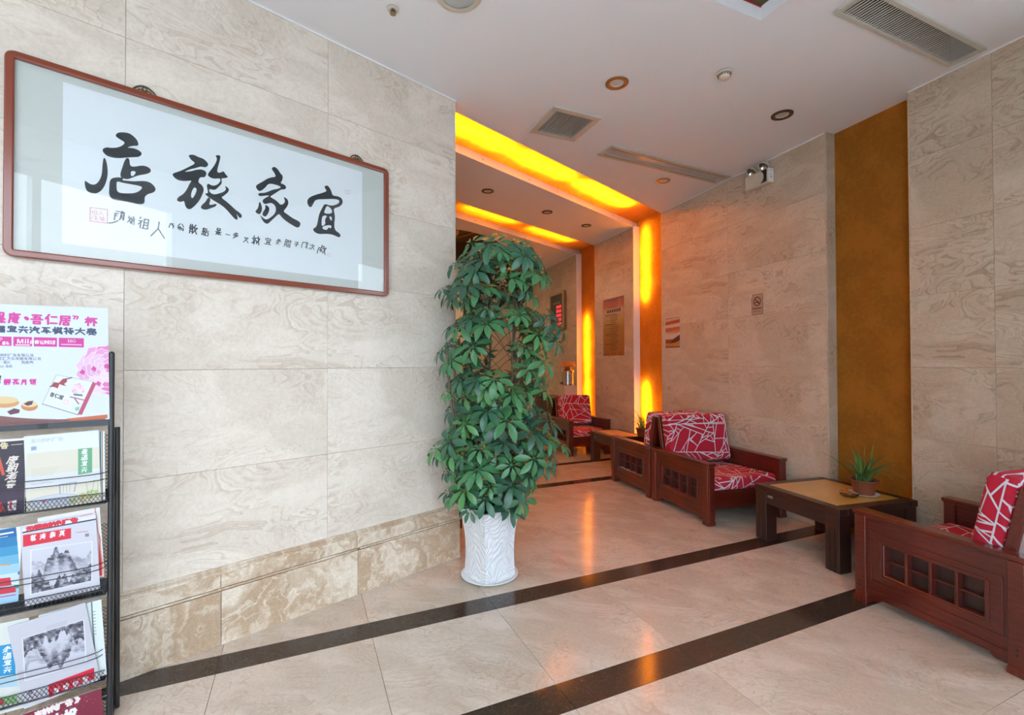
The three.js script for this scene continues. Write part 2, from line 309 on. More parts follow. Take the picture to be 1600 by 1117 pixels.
// ---- tubes behind the amber sheets
const tubeGlow = std({ color: lin(0.9, 0.9, 0.9), emissive: lin(1, 0.93, 0.78), emissiveIntensity: 4 });
function tubeLamp(a, b, face, label, power) {            // face: point the light shines towards
  const t = thing('tube_lamp', label, 'tube lamp', a.clone(), 0, 'tube lamps behind the amber sheets');
  const d = b.clone().sub(a);
  mesh('glass_tube', rod(d.clone().multiplyScalar(0.03), d.clone().multiplyScalar(0.97), 0.013, 12), tubeGlow, t);
  mesh('end_cap', rod(V(0, 0, 0), d.clone().multiplyScalar(0.03), 0.014, 12), M.white, t);
  mesh('end_cap', rod(d.clone().multiplyScalar(0.97), d.clone(), 0.014, 12), M.white, t);
  const L = new THREE.RectAreaLight(lin(1, 0.93, 0.78), power, 0.03, d.length() * 0.94), mid = a.clone().add(b).multiplyScalar(0.5), f = face(mid).normalize();
  L.position.copy(mid).addScaledVector(f, 0.016);
  const up = d.clone().normalize(), zAxis = f.clone().negate(), xAxis = new THREE.Vector3().crossVectors(up, zAxis).normalize();
  L.quaternion.setFromRotationMatrix(new THREE.Matrix4().makeBasis(xAxis, up, zAxis));
  L.name = 'tube_light'; scene.add(L);
}
{
  const down = () => V(0, -1, 0), into = () => V(-1, 0, -0.09);
  const POW = 950, up = (p, h) => p.clone().setY(CH + RISE + h);
  const C1 = [[1.05, 1.96], [2.03, 2.94], [3.08, 4.2]], m1 = (x) => (slot1.near(x) * 0.52 + slot1.far(x) * 0.48), m2 = (x) => (slot2.near(x) * 0.5 + slot2.far(x) * 0.5);
  ['near the stone wall end', 'in the middle', 'near the right wall'].forEach((w, i) => { const [x0, x1] = C1[i]; tubeLamp(up(V(x0, 0, m1(x0)), 0.06), up(V(x1, 0, m1(x1)), 0.06), down, 'fluorescent tube above the amber ceiling slot ' + w, POW); });
  for (const [x0, x1, w] of [[2.1, 3.05, 'above the tall plant'], [3.4, 4.45, 'near the right wall']]) tubeLamp(up(V(x0, 0, m2(x0)), 0.06), up(V(x1, 0, m2(x1)), 0.06), down, 'fluorescent tube in the far amber ceiling slot ' + w, POW * 0.7);
  const wallTube = (z, y0, y1, label, p) => tubeLamp(rightAt(z, y0, -0.16), rightAt(z, y1, -0.16), into, label, p);
  wallTube(-5.77, 2.52, 3.60, 'upper upright tube behind the amber sheet of the wall slot', POW);
  wallTube(-5.77, 0.15, 1.23, 'lower upright tube behind the amber sheet of the wall slot', POW);
  wallTube(-7.67, 1.36, 2.44, 'upper upright tube behind the amber sheet of the far wall slot', POW);
  wallTube(-7.67, 0.15, 1.28, 'lower upright tube behind the amber sheet of the far wall slot', POW);
}
// ---- rest of the shell: street front with glazing, side and rear walls, plus an alcove added for its daylight
{
  const plain = (name, g) => { const m = shadow(new THREE.Mesh(g, M.paint)); return struct(name, m); };
  plain('wall_side', box(0.2, CH + 0.6, 2.6, -5.5, (CH + 0.6) / 2, -0.4));
  plain('wall_added_alcove', box(4.0, CH + 0.6, 0.16, 6.30, (CH + 0.6) / 2, -1.08));  // added unseen alcove: lets daylight onto the left wall but not the right
  plain('wall_added_side', box(0.2, CH + 0.6, 2.3, 8.2, (CH + 0.6) / 2, -0.1));  // closes the added alcove
  plain('wall_rear_left', box(0.2, CH + 0.6, 9.5, -1.6, (CH + 0.6) / 2, -7.6));
  const cream = std({ color: lin(0.62, 0.5, 0.36), roughness: 0.7 });
  const wb = plain('wall_back', box(8, CH + 0.6, 0.2, 2, (CH + 0.6) / 2, -12)); wb.material = cream;
  const front = struct('wall_front', new THREE.Group()), ZF = 0.98;    // glazed from floor to ceiling between added piers, right behind the camera
  mesh('header', box(13.8, 0.62 + 0.10, 0.16, 1.3, CH - 0.10 + 0.36, ZF), M.paint, front);
  mesh('added_pier', box(3.3, CH, 0.16, 3.25, CH / 2, ZF), M.paint, front);  // both piers added out of view to cut daylight on right wall and rack
  mesh('added_pier', box(1.7, CH, 0.16, -4.65, CH / 2, ZF), M.paint, front);
  let wn = 0;
  for (const [x0, x1, n] of [[-3.8, 1.6, 4], [4.9, 8.1, 3]]) {  // the second set glazes the added alcove, to light the left wall
    const w = (x1 - x0) / n;
    for (let i = 0; i <= n; i++) mesh('mullion', box(0.07, CH - 0.1, 0.12, x0 + i * w, (CH - 0.1) / 2, ZF), M.steel, front);
    for (let i = 0; i < n; i++) {
      const win = struct('window_' + (++wn), new THREE.Group()); win.position.set(x0 + (i + 0.5) * w, 0, ZF);
      mesh('pane', box(w - 0.07, CH - 0.2, 0.008, 0, (CH - 0.2) / 2 + 0.05, 0), M.glass, win);
      mesh('window_frame', merge([box(w - 0.07, 0.05, 0.06, 0, 0.025, 0), box(w - 0.07, 0.06, 0.06, 0, CH - 0.13, 0), box(w - 0.07, 0.05, 0.05, 0, 2.5, 0)]), M.steel, win);
    }
  }
  struct('pavement', shadow(new THREE.Mesh(box(40, 0.1, 16, 0, -0.08, 9.05), std({ color: lin(0.45, 0.45, 0.44), roughness: 0.9 }))));
  // the building across the street, which the picture glass mirrors
  const b = thing('street_building', 'pale grey building across the street, mirrored in the picture glass', 'building', V(4, -0.03, 16)), render1 = std({ color: lin(0.42, 0.43, 0.44), roughness: 0.9 });
  mesh('wall', box(34, 3.2, 0.5, 0, 1.6, 0.3), render1, b);
  for (let i = 0; i < 11; i++) for (let j = 0; j < 1; j++) { const w = mesh('window', box(1.5, 1.6, 0.06, -15 + i * 3, 1.5 + j * 2.9, 0.03), std({ color: lin(0.06, 0.08, 0.1), roughness: 0.1 }), b); mesh('window_ledge', box(1.7, 0.1, 0.16, -15 + i * 3, 0.62 + j * 2.9, 0.0), render1, w); }
}
// ================================================================ printing: a small stroke alphabet (10 x 10 grid, digit pairs are x y)
const G = {
  宜: '4041 13118183 3338 337378 3575 3676 0898', 康: '4041 1191 111509 327275 2484 3575 5159 3647 4738 5679 7658', 吾: '1181 4135 237375 0595 2729 277779 2979', 仁: '3004 2329 5292 4898',
  居: '118183 1383 111509 2585 5457 3739 377779 3979', 杯: '0343 2129 2306 2345 4292 7246 7379 7496', 届: '118183 1383 111509 3539 358589 3989 3787 6469', 兴: '1132 4042 8162 0595 3619 6689',
  汽: '0112 0415 0926 5033 4292 4484 35757899', 车: '1181 4125 2575 0797 5359', 模: '0333 2029 2306 2335 4191 5052 8082 4346 438386 4585 4686 3797 6639 6799', 特: '1102 0232 2029 0635 5181 6164 4494 4696 7579 5768',
  大: '0393 504509 4499', 赛: '4041 13118183 2373 2474 0595 3235 6235 3507 6597 3639 6669 5658 5829 5889', 鲜: '1003 113132 0307 034347 0747 0545 2337 0949 5061 9081 5292 5494 4696 7179',
  花: '0191 3033 6063 3406 2529 8557 535898 9897', 月: '211709 217179 7968 2373 2575', 饼: '2003 2242 4233 2328 2837 5061 9081 5292 4595 6259 8289', 当: '5053 1132 9172 148489 1989 1686',
  纳: '2003 0323 2306 0636 0938 4249 429299 9988 7046 6486', 利: '4011 0343 2129 2306 2345 6267 9099 9988', 广: '4041 1191 111509', 告: '2003 1282 5055 0595 2629 267679 2979', 有: '0292 4007 3439 347479 7968 3575 3777',
  限: '1019 10303325 2536 3626 5159 518185 5383 5585 5968 9576 6599', 公: '3005 6095 4518 1888 6689', 司: '118189 8978 2363 2528 256568 2868', 百: '0191 4123 2329 237379 2676 2979', 汇: '0112 0415 0926 3191 3139 3999',
  文: '4041 0292 7209 2299', 化: '3004 2329 8346 5058 5898 9896', 传: '3004 2329 4191 3393 6146 4686 8668 5779', 媒: '2006 0639 3209 0343 4191 5154 8184 5383 5484 3696 6469 6639 6799', 阳: '1019 10303325 2536 3626 5159 519199 5595 5999',
  羡: '2031 7061 1282 1484 0595 5155 1617 0928 5639 5679 5699', 网: '1119 119199 9988 2246 4226 5276 7256', 杂: '4004 1161 6164 6494 0696 5559 4618 5688', 志: '0292 5054 1484 1618 363969 5657 8698',
  婚: '2006 0639 3209 0343 9041 4155 3393 6295 4649 468689 4888 4989', 礼: '1011 0333 3306 2329 2435 5058 5898 9896', 优: '3004 2329 3393 6139 7378 7898 8081', 飞: '1171 71769999 9996 9273 7495',
  运: '3181 3494 5437 3777 6688 1011 0414 1408 0829 2999', 舞: '2002 1191 0494 2124 4144 6164 8184 2609 2646 4609 5696 7559', 俱: '3004 2329 4047 408087 4282 4484 3797 5749 7799', 乐: '8011 1114 1494 5159 5948 2618 7698',
  部: '2021 0141 1113 4133 0444 1619 164649 1949 6069 60906495 9576', 唐: '4041 1191 111509 328285 2494 3585 5156 3739 377779 3979', 朝: '0141 2023 1316 134346 1545 1646 0848 2629 6059 6090 9099 6393 6696',
  老: '1171 4044 0494 9009 7646 4548 4898 9896', 窖: '4041 13118183 3214 6284 3425 2575 5356 1696 3739 377779 3979', 春: '1181 2272 0494 5008 5499 3539 357579 3777 3979',
  遇: '4043 408083 4181 4383 3538 359598 6037 4777 1011 0414 1408 0829 2999', 冬: '4005 3171 7109 2294 4656 3859', 无: '1181 0494 414409 5458 5898 9896', 锡: '2003 1141 0444 0646 2328 2837 5054 509094 5292 5494 6447 559599 7548 8559',
  藝: '0191 3022 7072 0343 2226 0646 5373 6346 737698 1787 2969 4749 7789', 海: '0112 0415 0926 5033 4191 4347 438389 4787 3595 6354 6667', 撷: '0333 2029 2918 0636 3161 5053 3363 3538 355558 3858 6191 6367 639397 7549 8698',
  英: '0191 3022 7072 2326 2373 7376 0696 5256 5609 5699', 设: '1011 032328 2837 5144 518183 8393 4585 8539 5599', 馨: '0141 2022 1242 1315 134345 5052 508083 5383 8355 5385 0696 5457 5609 5699 3739 377779 3979 3878',
  歲: '4043 4171 1393 130709 6199 9268 2555 3437 4557', 次: '0112 0926 5033 4292 9273 6439 6499', 戊: '1191 110609 6199 9268 7081', 子: '1181 8154 5459 5938 0595', 腊: '1009 103039 1333 1636 4191 5053 8083 4393 5559 558589 5787 5989',
  城: '0333 2028 0837 4292 4239 7099 9368 4565 6567', 又: '1181 8109 2299', 多: '4003 3171 7105 5426 4484 8409', 一: '0595', 景: '2023 207073 2272 2373 4445 0595 2628 267678 2878 5659 3719 7799',
  點: '1014 104044 1444 2027 0545 0747 0809 2829 4849 6065 6393 5559 559599 5999', 散: '0242 1014 3034 0444 1519 154549 1747 7044 6393 9349 6499', 翁: '3004 6094 4415 1555 0646 4649 5696 9699 9988 1728 6778', 乃: '1171 71549489 310509',
  人: '404409 4499', 祖: '1011 0333 3306 2329 5159 519199 5494 5696 4999', 斌: '1011 0242 4208 1248 5171 4393 7099 6367 6585 5458 4879', 顧: '1141 0333 030609 1525 5191 7062 6267 629297 6494 7558 8698', '》': '1459 5914 4489 8944'.replace('1459 5914 4489 8944', '214549 4521 415549'.slice(0, 0) + '2155 5529 5185 8559'), '·': '4455',
};
// a Print turns photo pixels that lie on its flat sheet into canvas pixels
class Print {
  constructor(center, ax, ay, w, h, res) {
    this.c = document.createElement('canvas'); this.w = this.c.width = Math.round(w * res); this.h = this.c.height = Math.round(h * res); this.g = this.c.getContext('2d');
    this.center = center; this.ax = ax; this.ay = ay; this.n = new THREE.Vector3().crossVectors(ax, ay); this.sw = w; this.sh = h; this.res = res;
    this.g.lineCap = this.g.lineJoin = 'round';
  }
  at(px, py) { const p = hit(px, py, this.n, this.n.dot(this.center)).sub(this.center); return [(p.dot(this.ax) / this.sw + 0.5) * this.w, (0.5 - p.dot(this.ay) / this.sh) * this.h]; }
  fill(color) { this.g.fillStyle = color; this.g.fillRect(0, 0, this.w, this.h); }
  poly(pts, color, stroke) { const g = this.g; g.beginPath(); pts.forEach((p, i) => { const [x, y] = this.at(...p); i ? g.lineTo(x, y) : g.moveTo(x, y); }); g.closePath(); if (color) { g.fillStyle = color; g.fill(); } if (stroke) { g.strokeStyle = stroke[0]; g.lineWidth = stroke[1]; g.stroke(); } }
  line(pts, color, lw) { const g = this.g; g.beginPath(); pts.forEach((p, i) => { const [x, y] = this.at(...p); i ? g.lineTo(x, y) : g.moveTo(x, y); }); g.strokeStyle = color; g.lineWidth = lw; g.stroke(); }
  // one sign whose box in the photo has the corners (x,y) top-left, step (dx,dy) along the line per em, up (ux,uy) per em
  char(ch, x, y, e, f, color, lw, slant = 0) {
    const s = G[ch]; if (!s) return; const g = this.g; g.strokeStyle = color; g.lineWidth = lw;
    for (const st of s.split(' ')) { g.beginPath(); for (let i = 0; i + 1 < st.length; i += 2) { const u = (+st[i]) / 9.5, v = (+st[i + 1]) / 9.5, q = this.at(x + e[0] * (u + slant * (0.5 - v)) + f[0] * v, y + e[1] * u + f[1] * v); i ? g.lineTo(...q) : g.moveTo(...q); } g.stroke(); }
  }
  text(str, x, y, e, f, adv, color, lw, slant) { [...str].forEach((ch, i) => this.char(ch, x + adv[0] * i, y + adv[1] * i, e, f, color, lw, slant)); }
  latin(str, px, py, heightPx, color, font, dirx = 1, diry = 0) { const g = this.g, [x, y] = this.at(px, py), [x1, y1] = this.at(px, py - heightPx), [x2, y2] = this.at(px + 10, py + 10 * diry / dirx); g.save(); g.translate(x, y); g.rotate(Math.atan2(y2 - y, x2 - x)); g.fillStyle = color; g.font = font.replace('$', Math.hypot(x1 - x, y1 - y).toFixed(1) + 'px'); g.fillText(str, 0, 0); g.restore(); }
  material(o = {}) { const t = new THREE.CanvasTexture(this.c); t.colorSpace = THREE.SRGBColorSpace; t.anisotropy = 8; return phys({ map: t, color: lin(0.63, 0.63, 0.63), roughness: 0.6, ...o }); }
}
function sheetGeo(w, h, d) {   // a thin board, its front (+z) with uv 0..1, the other faces from the sheet's corner
  const g = new THREE.BoxGeometry(w, h, d), uv = g.attributes.uv; for (let i = 0; i < uv.count; i++) if (i < 16 || i >= 20) uv.setXY(i, 0.004, 0.996); return g;
}

// ---------------------------------------------------------------- framed calligraphy on the left wall
{
  const FW = 1.868, FH = 0.908, cs = 0.792, cy = 2.477, PW = 1.486, PH = 0.752, ps = 0.787, py = 2.487;
  const t = thing('framed_calligraphy', 'wide calligraphy sheet behind glass in a red-brown wooden frame on the stone wall', 'picture', leftPoint(cs, cy, 0.012), LB);
  const o = new THREE.Shape(), r = 0.035, rect = (s, w, h, r2) => { s.moveTo(-w / 2 + r2, -h / 2); s.lineTo(w / 2 - r2, -h / 2); s.quadraticCurveTo(w / 2, -h / 2, w / 2, -h / 2 + r2); s.lineTo(w / 2, h / 2 - r2); s.quadraticCurveTo(w / 2, h / 2, w / 2 - r2, h / 2); s.lineTo(-w / 2 + r2, h / 2); s.quadraticCurveTo(-w / 2, h / 2, -w / 2, h / 2 - r2); s.lineTo(-w / 2, -h / 2 + r2); s.quadraticCurveTo(-w / 2, -h / 2, -w / 2 + r2, -h / 2); };
  rect(o, FW - 0.012, FH - 0.012, r); const inner = new THREE.Path(); rect(inner, FW - 0.052, FH - 0.052, 0.012); o.holes.push(inner);
  const frameMat = phys({ color: lin(0.215, 0.040, 0.014), roughness: 0.3, clearcoat: 0.6, clearcoatRoughness: 0.15 });
  mesh('frame_moulding', new THREE.ExtrudeGeometry(o, { depth: 0.014, bevelEnabled: true, bevelSize: 0.006, bevelThickness: 0.006, bevelSegments: 3, curveSegments: 8 }).translate(0, 0, 0.006), frameMat, t);
  const silk = dataTex(128, 0.06, (u, v) => { const a = Math.sin(u * 64 * 6.283) * 0.5 + Math.sin(v * 64 * 6.283) * 0.5; return [188 + a * 5, 194 + a * 5, 188 + a * 5]; });
  mesh('mat_board', box(FW - 0.03, FH - 0.03, 0.006, 0, 0, 0.003), phys({ map: silk, roughness: 0.8 }), t);
  const pc = leftPoint(ps, py, 0.0195), P = new Print(pc, LD.clone(), V(0, 1, 0), PW, PH, 1200);
  P.fill('#dce4e6');
  srand(3); for (let i = 0; i < 500; i++) { P.g.fillStyle = `rgba(${120 + 60 * rnd()},${120 + 50 * rnd()},${100 + 50 * rnd()},0.10)`; P.g.fillRect(rnd() * P.w, rnd() * P.h, rr(1, 5), rr(1, 3)); }
  const ink = '#2b3236';
  const smooth = (pts, ox, oy, k, holes = []) => {
    const g = P.g; g.beginPath();
    for (const loop of [pts, ...holes]) { const q = loop.map(([u, v]) => P.at(ox + u / k, oy + v / k)), n = q.length, mid = (a, b) => [(a[0] + b[0]) / 2, (a[1] + b[1]) / 2]; let m = mid(q[n - 1], q[0]); g.moveTo(...m); for (let i = 0; i < n; i++) { const m2 = mid(q[i], q[(i + 1) % n]); g.quadraticCurveTo(q[i][0], q[i][1], m2[0], m2[1]); } g.closePath(); }
    g.fillStyle = ink; g.fill('evenodd');
  };
  const z1 = [120, 180, 6.2056], z2 = [250, 220, 7.98], z3 = [380, 240, 6.983];
  smooth([[370, 200], [395, 168], [440, 164], [505, 172], [550, 202], [590, 245], [602, 298], [540, 295], [480, 316], [540, 316], [595, 335], [638, 370], [605, 406], [540, 407], [480, 410], [400, 418], [330, 408], [280, 388], [240, 335], [285, 308], [330, 318], [400, 314], [450, 290], [470, 262], [418, 235]], ...z1);
  smooth([[262, 400], [286, 440], [300, 520], [298, 600], [272, 685], [230, 740], [180, 762], [128, 754], [92, 728], [78, 680], [74, 628], [110, 656], [150, 676], [192, 668], [228, 620], [246, 560], [248, 480]], ...z1);
  smooth([[490, 410], [512, 428], [514, 492], [560, 502], [620, 486], [685, 496], [724, 530], [708, 560], [660, 574], [600, 582], [540, 604], [490, 624], [428, 606], [420, 570], [444, 500], [464, 436]], ...z1, [[[524, 536], [580, 546], [552, 590], [522, 590]]]);
  smooth([[322, 618], [380, 600], [456, 606], [436, 632], [500, 636], [560, 642], [640, 636], [704, 646], [750, 682], [768, 722], [742, 752], [690, 762], [654, 792], [660, 856], [610, 866], [520, 844], [430, 829], [356, 824], [312, 782], [314, 700]], ...z1, [[[386, 636], [440, 654], [520, 668], [600, 682], [645, 700], [584, 754], [480, 760], [392, 750], [384, 690]]]);
  smooth([[352, 176], [420, 170], [482, 204], [542, 222], [590, 266], [606, 302], [570, 334], [510, 317], [440, 342], [380, 352], [290, 388], [380, 382], [450, 360], [522, 354], [585, 388], [565, 458], [500, 450], [482, 490], [476, 520], [524, 550], [550, 600], [534, 662], [492, 744], [432, 814], [368, 864], [314, 824], [303, 742], [260, 766], [204, 745], [228, 698], [290, 668], [340, 600], [370, 530], [402, 490], [320, 504], [228, 494], [174, 456], [150, 412], [200, 393], [260, 374], [350, 330], [448, 280], [398, 246], [372, 216]], ...z2, [[[428, 574], [462, 598], [444, 662], [404, 724], [384, 692], [394, 630]]]);
  smooth([[684, 180], [757, 178], [747, 240], [731, 300], [706, 388], [750, 402], [792, 374], [818, 420], [856, 454], [800, 468], [762, 466], [774, 530], [732, 572], [690, 614], [640, 608], [610, 600], [622, 648], [680, 672], [740, 655], [800, 635], [828, 600], [802, 556], [854, 588], [864, 626], [802, 684], [758, 705], [820, 750], [880, 800], [940, 860], [1004, 902], [1028, 942], [996, 972], [946, 896], [976, 976], [944, 988], [878, 912], [798, 822], [700, 762], [618, 712], [550, 656], [602, 656], [590, 600], [582, 560], [598, 528], [650, 562], [710, 552], [752, 510], [755, 466], [670, 474], [618, 454], [588, 420], [640, 358], [690, 290], [716, 220]], ...z2);
  smooth([[604, 696], [634, 730], [608, 794], [640, 802], [708, 780], [704, 814], [640, 838], [568, 864], [506, 842], [516, 804], [570, 760]], ...z2);
  smooth([[305, 164], [336, 138], [378, 168], [408, 220], [434, 240], [428, 292], [402, 322], [452, 338], [474, 370], [452, 394], [420, 387], [380, 412], [320, 452], [290, 470], [322, 488], [372, 520], [406, 560], [440, 550], [460, 520], [436, 466], [488, 498], [496, 550], [462, 602], [436, 632], [480, 660], [540, 705], [602, 733], [632, 764], [602, 816], [538, 782], [468, 737], [418, 692], [390, 652], [350, 692], [300, 737], [265, 772], [216, 744], [180, 660], [216, 702], [255, 724], [310, 690], [350, 650], [360, 600], [343, 557], [300, 532], [240, 556], [206, 526], [222, 493], [265, 473], [290, 455], [240, 457], [172, 468], [160, 428], [240, 430], [320, 393], [380, 385], [418, 365], [380, 347], [310, 327], [270, 332], [240, 372], [200, 404], [168, 412], [132, 360], [158, 333], [210, 308], [260, 273], [320, 256], [357, 255], [345, 215]], ...z3);
  smooth([[176, 510], [203, 570], [208, 612], [181, 672], [122, 632], [164, 600]], ...z3);
  smooth([[236, 552], [292, 588], [274, 652], [245, 692], [206, 672], [218, 630], [246, 600]], ...z3);
  smooth([[882, 358], [922, 342], [960, 400], [974, 460], [1032, 463], [1080, 488], [1088, 542], [1052, 580], [1000, 592], [986, 610], [1004, 690], [993, 760], [997, 835], [1066, 878], [1054, 922], [980, 882], [900, 873], [828, 880], [774, 854], [758, 820], [800, 800], [814, 740], [828, 660], [858, 600], [888, 544], [940, 566], [985, 567], [1042, 545], [1054, 510], [1000, 493], [900, 496], [788, 500], [768, 542], [738, 594], [704, 562], [697, 508], [728, 473], [790, 448], [860, 430], [914, 410], [898, 385]], ...z3,
    [[[916, 562], [970, 610], [970, 656], [878, 655], [894, 604]], [[864, 674], [922, 676], [888, 720], [902, 768], [856, 798], [854, 740]], [[930, 684], [970, 686], [966, 746]], [[876, 788], [966, 776], [958, 822], [930, 800], [915, 838], [858, 818]]]);
  // small inscription, written from right to left, and the red seals
  const small = [['歲', 497, 382, 15], ['次', 484, 381, 9], ['戊', 472, 377, 11], ['子', 460, 377, 8], ['腊', 445, 374, 12], ['冬', 432, 373, 9], ['宜', 414, 371, 12], ['城', 394, 368, 14], ['又', 381, 370, 9], ['多', 365, 363, 10], ['一', 353, 362, 8], ['景', 337, 356, 11], ['點', 316, 356, 12], ['散', 296, 350, 15], ['翁', 278, 349, 11], ['乃', 265, 348, 8], ['人', 238, 345, 26], ['祖', 217, 339, 18], ['斌', 200, 337, 13], ['顧', 180, 328, 17]];
  srand(17); for (const [ch, x, y, s] of small) P.char(ch, x, y, [s * 0.86, s * 0.16], [-s * 0.04, s * 0.95], '#353c40', s > 13 ? 6.5 : 5, 0.12);
  P.line([[169.5, 348.5], [176, 348], [184, 345]], '#353c40', 6);
  P.poly([[141, 324], [168, 327.5], [167.5, 348.5], [140.5, 345.5]], null, ['#c4737c', 4]);
  for (const [ch, x, y] of [['祖', 143, 327], ['人', 154, 328], ['顧', 143, 336.5], ['斌', 155, 337.5]]) P.char(ch, x, y, [9, 1], [0, 8.5], '#cc8088', 2.6);
  P.poly([[540, 297], [546, 298], [545.5, 303], [540, 302]], null, ['#d7a0a6', 3]); P.poly([[512, 396], [516, 396.5], [516, 401], [512, 400]], null, ['#e0b0b4', 3]);
  const paper = mesh('paper', sheetGeo(PW, PH, 0.0012), P.material({ roughness: 0.75, color: lin(0.92, 0.92, 0.92) }), t); paper.position.set(ps - cs, py - cy, 0.0068); paper.userData.label = 'white paper with four large brushed characters and a small inscription';
  mesh('glass_pane', box(FW - 0.04, FH - 0.04, 0.002, 0, 0, 0.013), M.pictureGlass, t);
  const curl = (s) => [tube([V(-0.05, 0, 0), V(-0.03, 0.022, 0), V(0, 0.034, 0), V(0.03, 0.022, 0), V(0.05, 0, 0)], 0.0045), tube([V(-0.035, 0, 0), V(-0.018, 0.014, 0), V(0, 0.006, 0), V(0.018, 0.014, 0), V(0.035, 0, 0)], 0.003), new THREE.TorusGeometry(0.009, 0.003, 6, 14).translate(0, 0.02, 0)];
  for (const s of [0.345, 1.49]) mesh('hanger', merge(curl(1)), M.bronze, t).position.set(s - cs, FH / 2, 0.006);
}

// ---------------------------------------------------------------- magazine rack in front of the left wall
const RK = { p: ray(173, 800).multiplyScalar(2.05).add(V(0, EYE, 0)), a: 80.6 * Math.PI / 180 };
RK.ax = V(Math.sin(RK.a), 0, -Math.cos(RK.a)); RK.n = V(Math.cos(RK.a), 0, Math.sin(RK.a)); RK.turn = Math.atan2(RK.n.x, RK.n.z);
const rackHit = (px, py, out = 0) => { const q = hit(px, py, RK.n, RK.n.dot(RK.p) + out).sub(RK.p); return [q.dot(RK.ax), q.y + RK.p.y]; };   // (along, height)
const rackPoint = (s, y, out = 0) => V(RK.p.x, 0, RK.p.z).addScaledVector(RK.ax, s).addScaledVector(RK.n, out).setY(y);
const RW = 0.86;   // between the posts
{
  const t = thing('magazine_rack', 'black metal magazine rack with mesh pockets standing against the stone wall', 'rack', rackPoint(-RW / 2, 0), RK.turn);
  const yTop = rackHit(178, 553)[1], yBar = rackHit(120, 662)[1], R = 0.011;
  for (const x of [-RW / 2, RW / 2]) {
    mesh('post', merge([rod(V(x, 0, 0), V(x, yTop, 0), R, 12), new THREE.SphereGeometry(R, 10, 6).translate(x, yTop, 0)]), M.black, t);
    mesh('rear_leg', merge([rod(V(x + 0.012, 0, -0.10), V(x + 0.012, yBar - 0.03, -0.06), 0.012, 12)]), M.black, t);
    mesh('foot', rod(V(x, 0.012, 0.2), V(x, 0.012, -0.14), 0.012, 10), M.black, t);
  }
  mesh('header_bar', box(RW, 0.028, 0.018, 0, yBar, 0), M.black, t);
  mesh('bottom_bar', rod(V(-RW / 2, 0.12, 0), V(RW / 2, 0.12, 0), 0.008), M.black, t);
  // four pockets: a mesh tray (back and bottom front) and two retaining wires; heights read off the right end
  const pockets = [[783, 747, 737], [924, 884, 876], [1056, 1018, 1010], [1190, 1150, 1142]];
  for (const [yb, w1, w2] of pockets) {
    const y0 = rackHit(168, yb)[1], ya = rackHit(168, w1)[1], yc = rackHit(168, w2)[1], hw = RW / 2 - 0.012;
    const lat = [], n = 62, dx = 2 * hw / n, hh = 0.022;
    for (let i = 0; i < n; i++) for (const k of [0, 1]) lat.push(rod(V(-hw + i * dx, y0 + (k ? hh : 0), 0.03), V(-hw + (i + 1) * dx, y0 + (k ? 0 : hh), 0.03), 0.0011, 3), rod(V(-hw + i * dx, y0 + hh + (k ? hh : 0), 0.03), V(-hw + (i + 1) * dx, y0 + hh + (k ? 0 : hh), 0.03), 0.0011, 3));
    for (let j = 0; j < 15; j++) for (const k of [0, 1]) for (const i of [0, 1, 2, 3, n - 4, n - 3, n - 2, n - 1]) lat.push(rod(V(-hw + i * dx, y0 + 0.05 + j * 0.016 + (k ? 0.016 : 0), -0.03), V(-hw + (i + 1) * dx, y0 + 0.05 + j * 0.016 + (k ? 0 : 0.016), -0.03), 0.0011, 3));
    const net = mesh('wire_mesh', merge(lat), M.black, t); net.userData.kind = 'stuff';
    mesh('tray_edge', merge([rod(V(-hw, y0, 0.03), V(hw, y0, 0.03), 0.003), rod(V(-hw, y0 + 2 * hh, 0.03), V(hw, y0 + 2 * hh, 0.03), 0.0016), box(2 * hw, 0.002, 0.06, 0, y0 - 0.002, 0)]), M.black, t);
    mesh('tray_back', box(2 * hw, 0.05, 0.002, 0, y0 + 0.025, -0.03), M.black, t);
    for (const y of [ya, yc]) mesh('retaining_wire', tube([V(-hw, y, 0.0), V(-hw + 0.03, y, 0.034), V(0, y, 0.036), V(hw - 0.03, y, 0.034), V(hw, y, 0.0)], 0.0019, 24, 6), M.black, t);
  }
}
function rackPrint(q, out, res) {  // q: photo corners TL TR BR BL of a sheet in the rack -> centre, size, tilt in the sheet's plane
  const pts = q.map(([x, y]) => rackHit(x, y, out)), tl = pts[0], tr = pts[1], br = pts[2], bl = pts[3];
  const c = [(tl[0] + tr[0] + br[0] + bl[0]) / 4, (tl[1] + tr[1] + br[1] + bl[1]) / 4], roll = Math.atan2(tr[1] - tl[1] + br[1] - bl[1], tr[0] - tl[0] + br[0] - bl[0]);
  const w = (Math.hypot(tr[0] - tl[0], tr[1] - tl[1]) + Math.hypot(br[0] - bl[0], br[1] - bl[1])) / 2, h = (Math.hypot(bl[0] - tl[0], bl[1] - tl[1]) + Math.hypot(br[0] - tr[0], br[1] - tr[1])) / 2;
  const ax = RK.ax.clone().multiplyScalar(Math.cos(roll)).add(V(0, Math.sin(roll), 0)), ay = V(0, Math.cos(roll), 0).addScaledVector(RK.ax, -Math.sin(roll));
  return { P: new Print(rackPoint(c[0], c[1], out), ax, ay, w, h, res), w, h, c, roll, out };
}
function placeSheet(o, name, label, category, thick, group) {
  const t = thing(name, label, category, rackPoint(o.c[0], o.c[1], o.out - thick), RK.turn, group); t.rotation.order = 'YXZ'; t.rotation.z = o.roll;
  mesh('cover', sheetGeo(o.w, o.h, 0.001).translate(0, 0, thick - 0.0005), o.P.material({ roughness: 0.35 }), t);
  mesh('page_block', box(o.w - 0.003, o.h - 0.003, thick - 0.0012, 0, 0, (thick - 0.0012) / 2), M.white, t);
  return t;
}
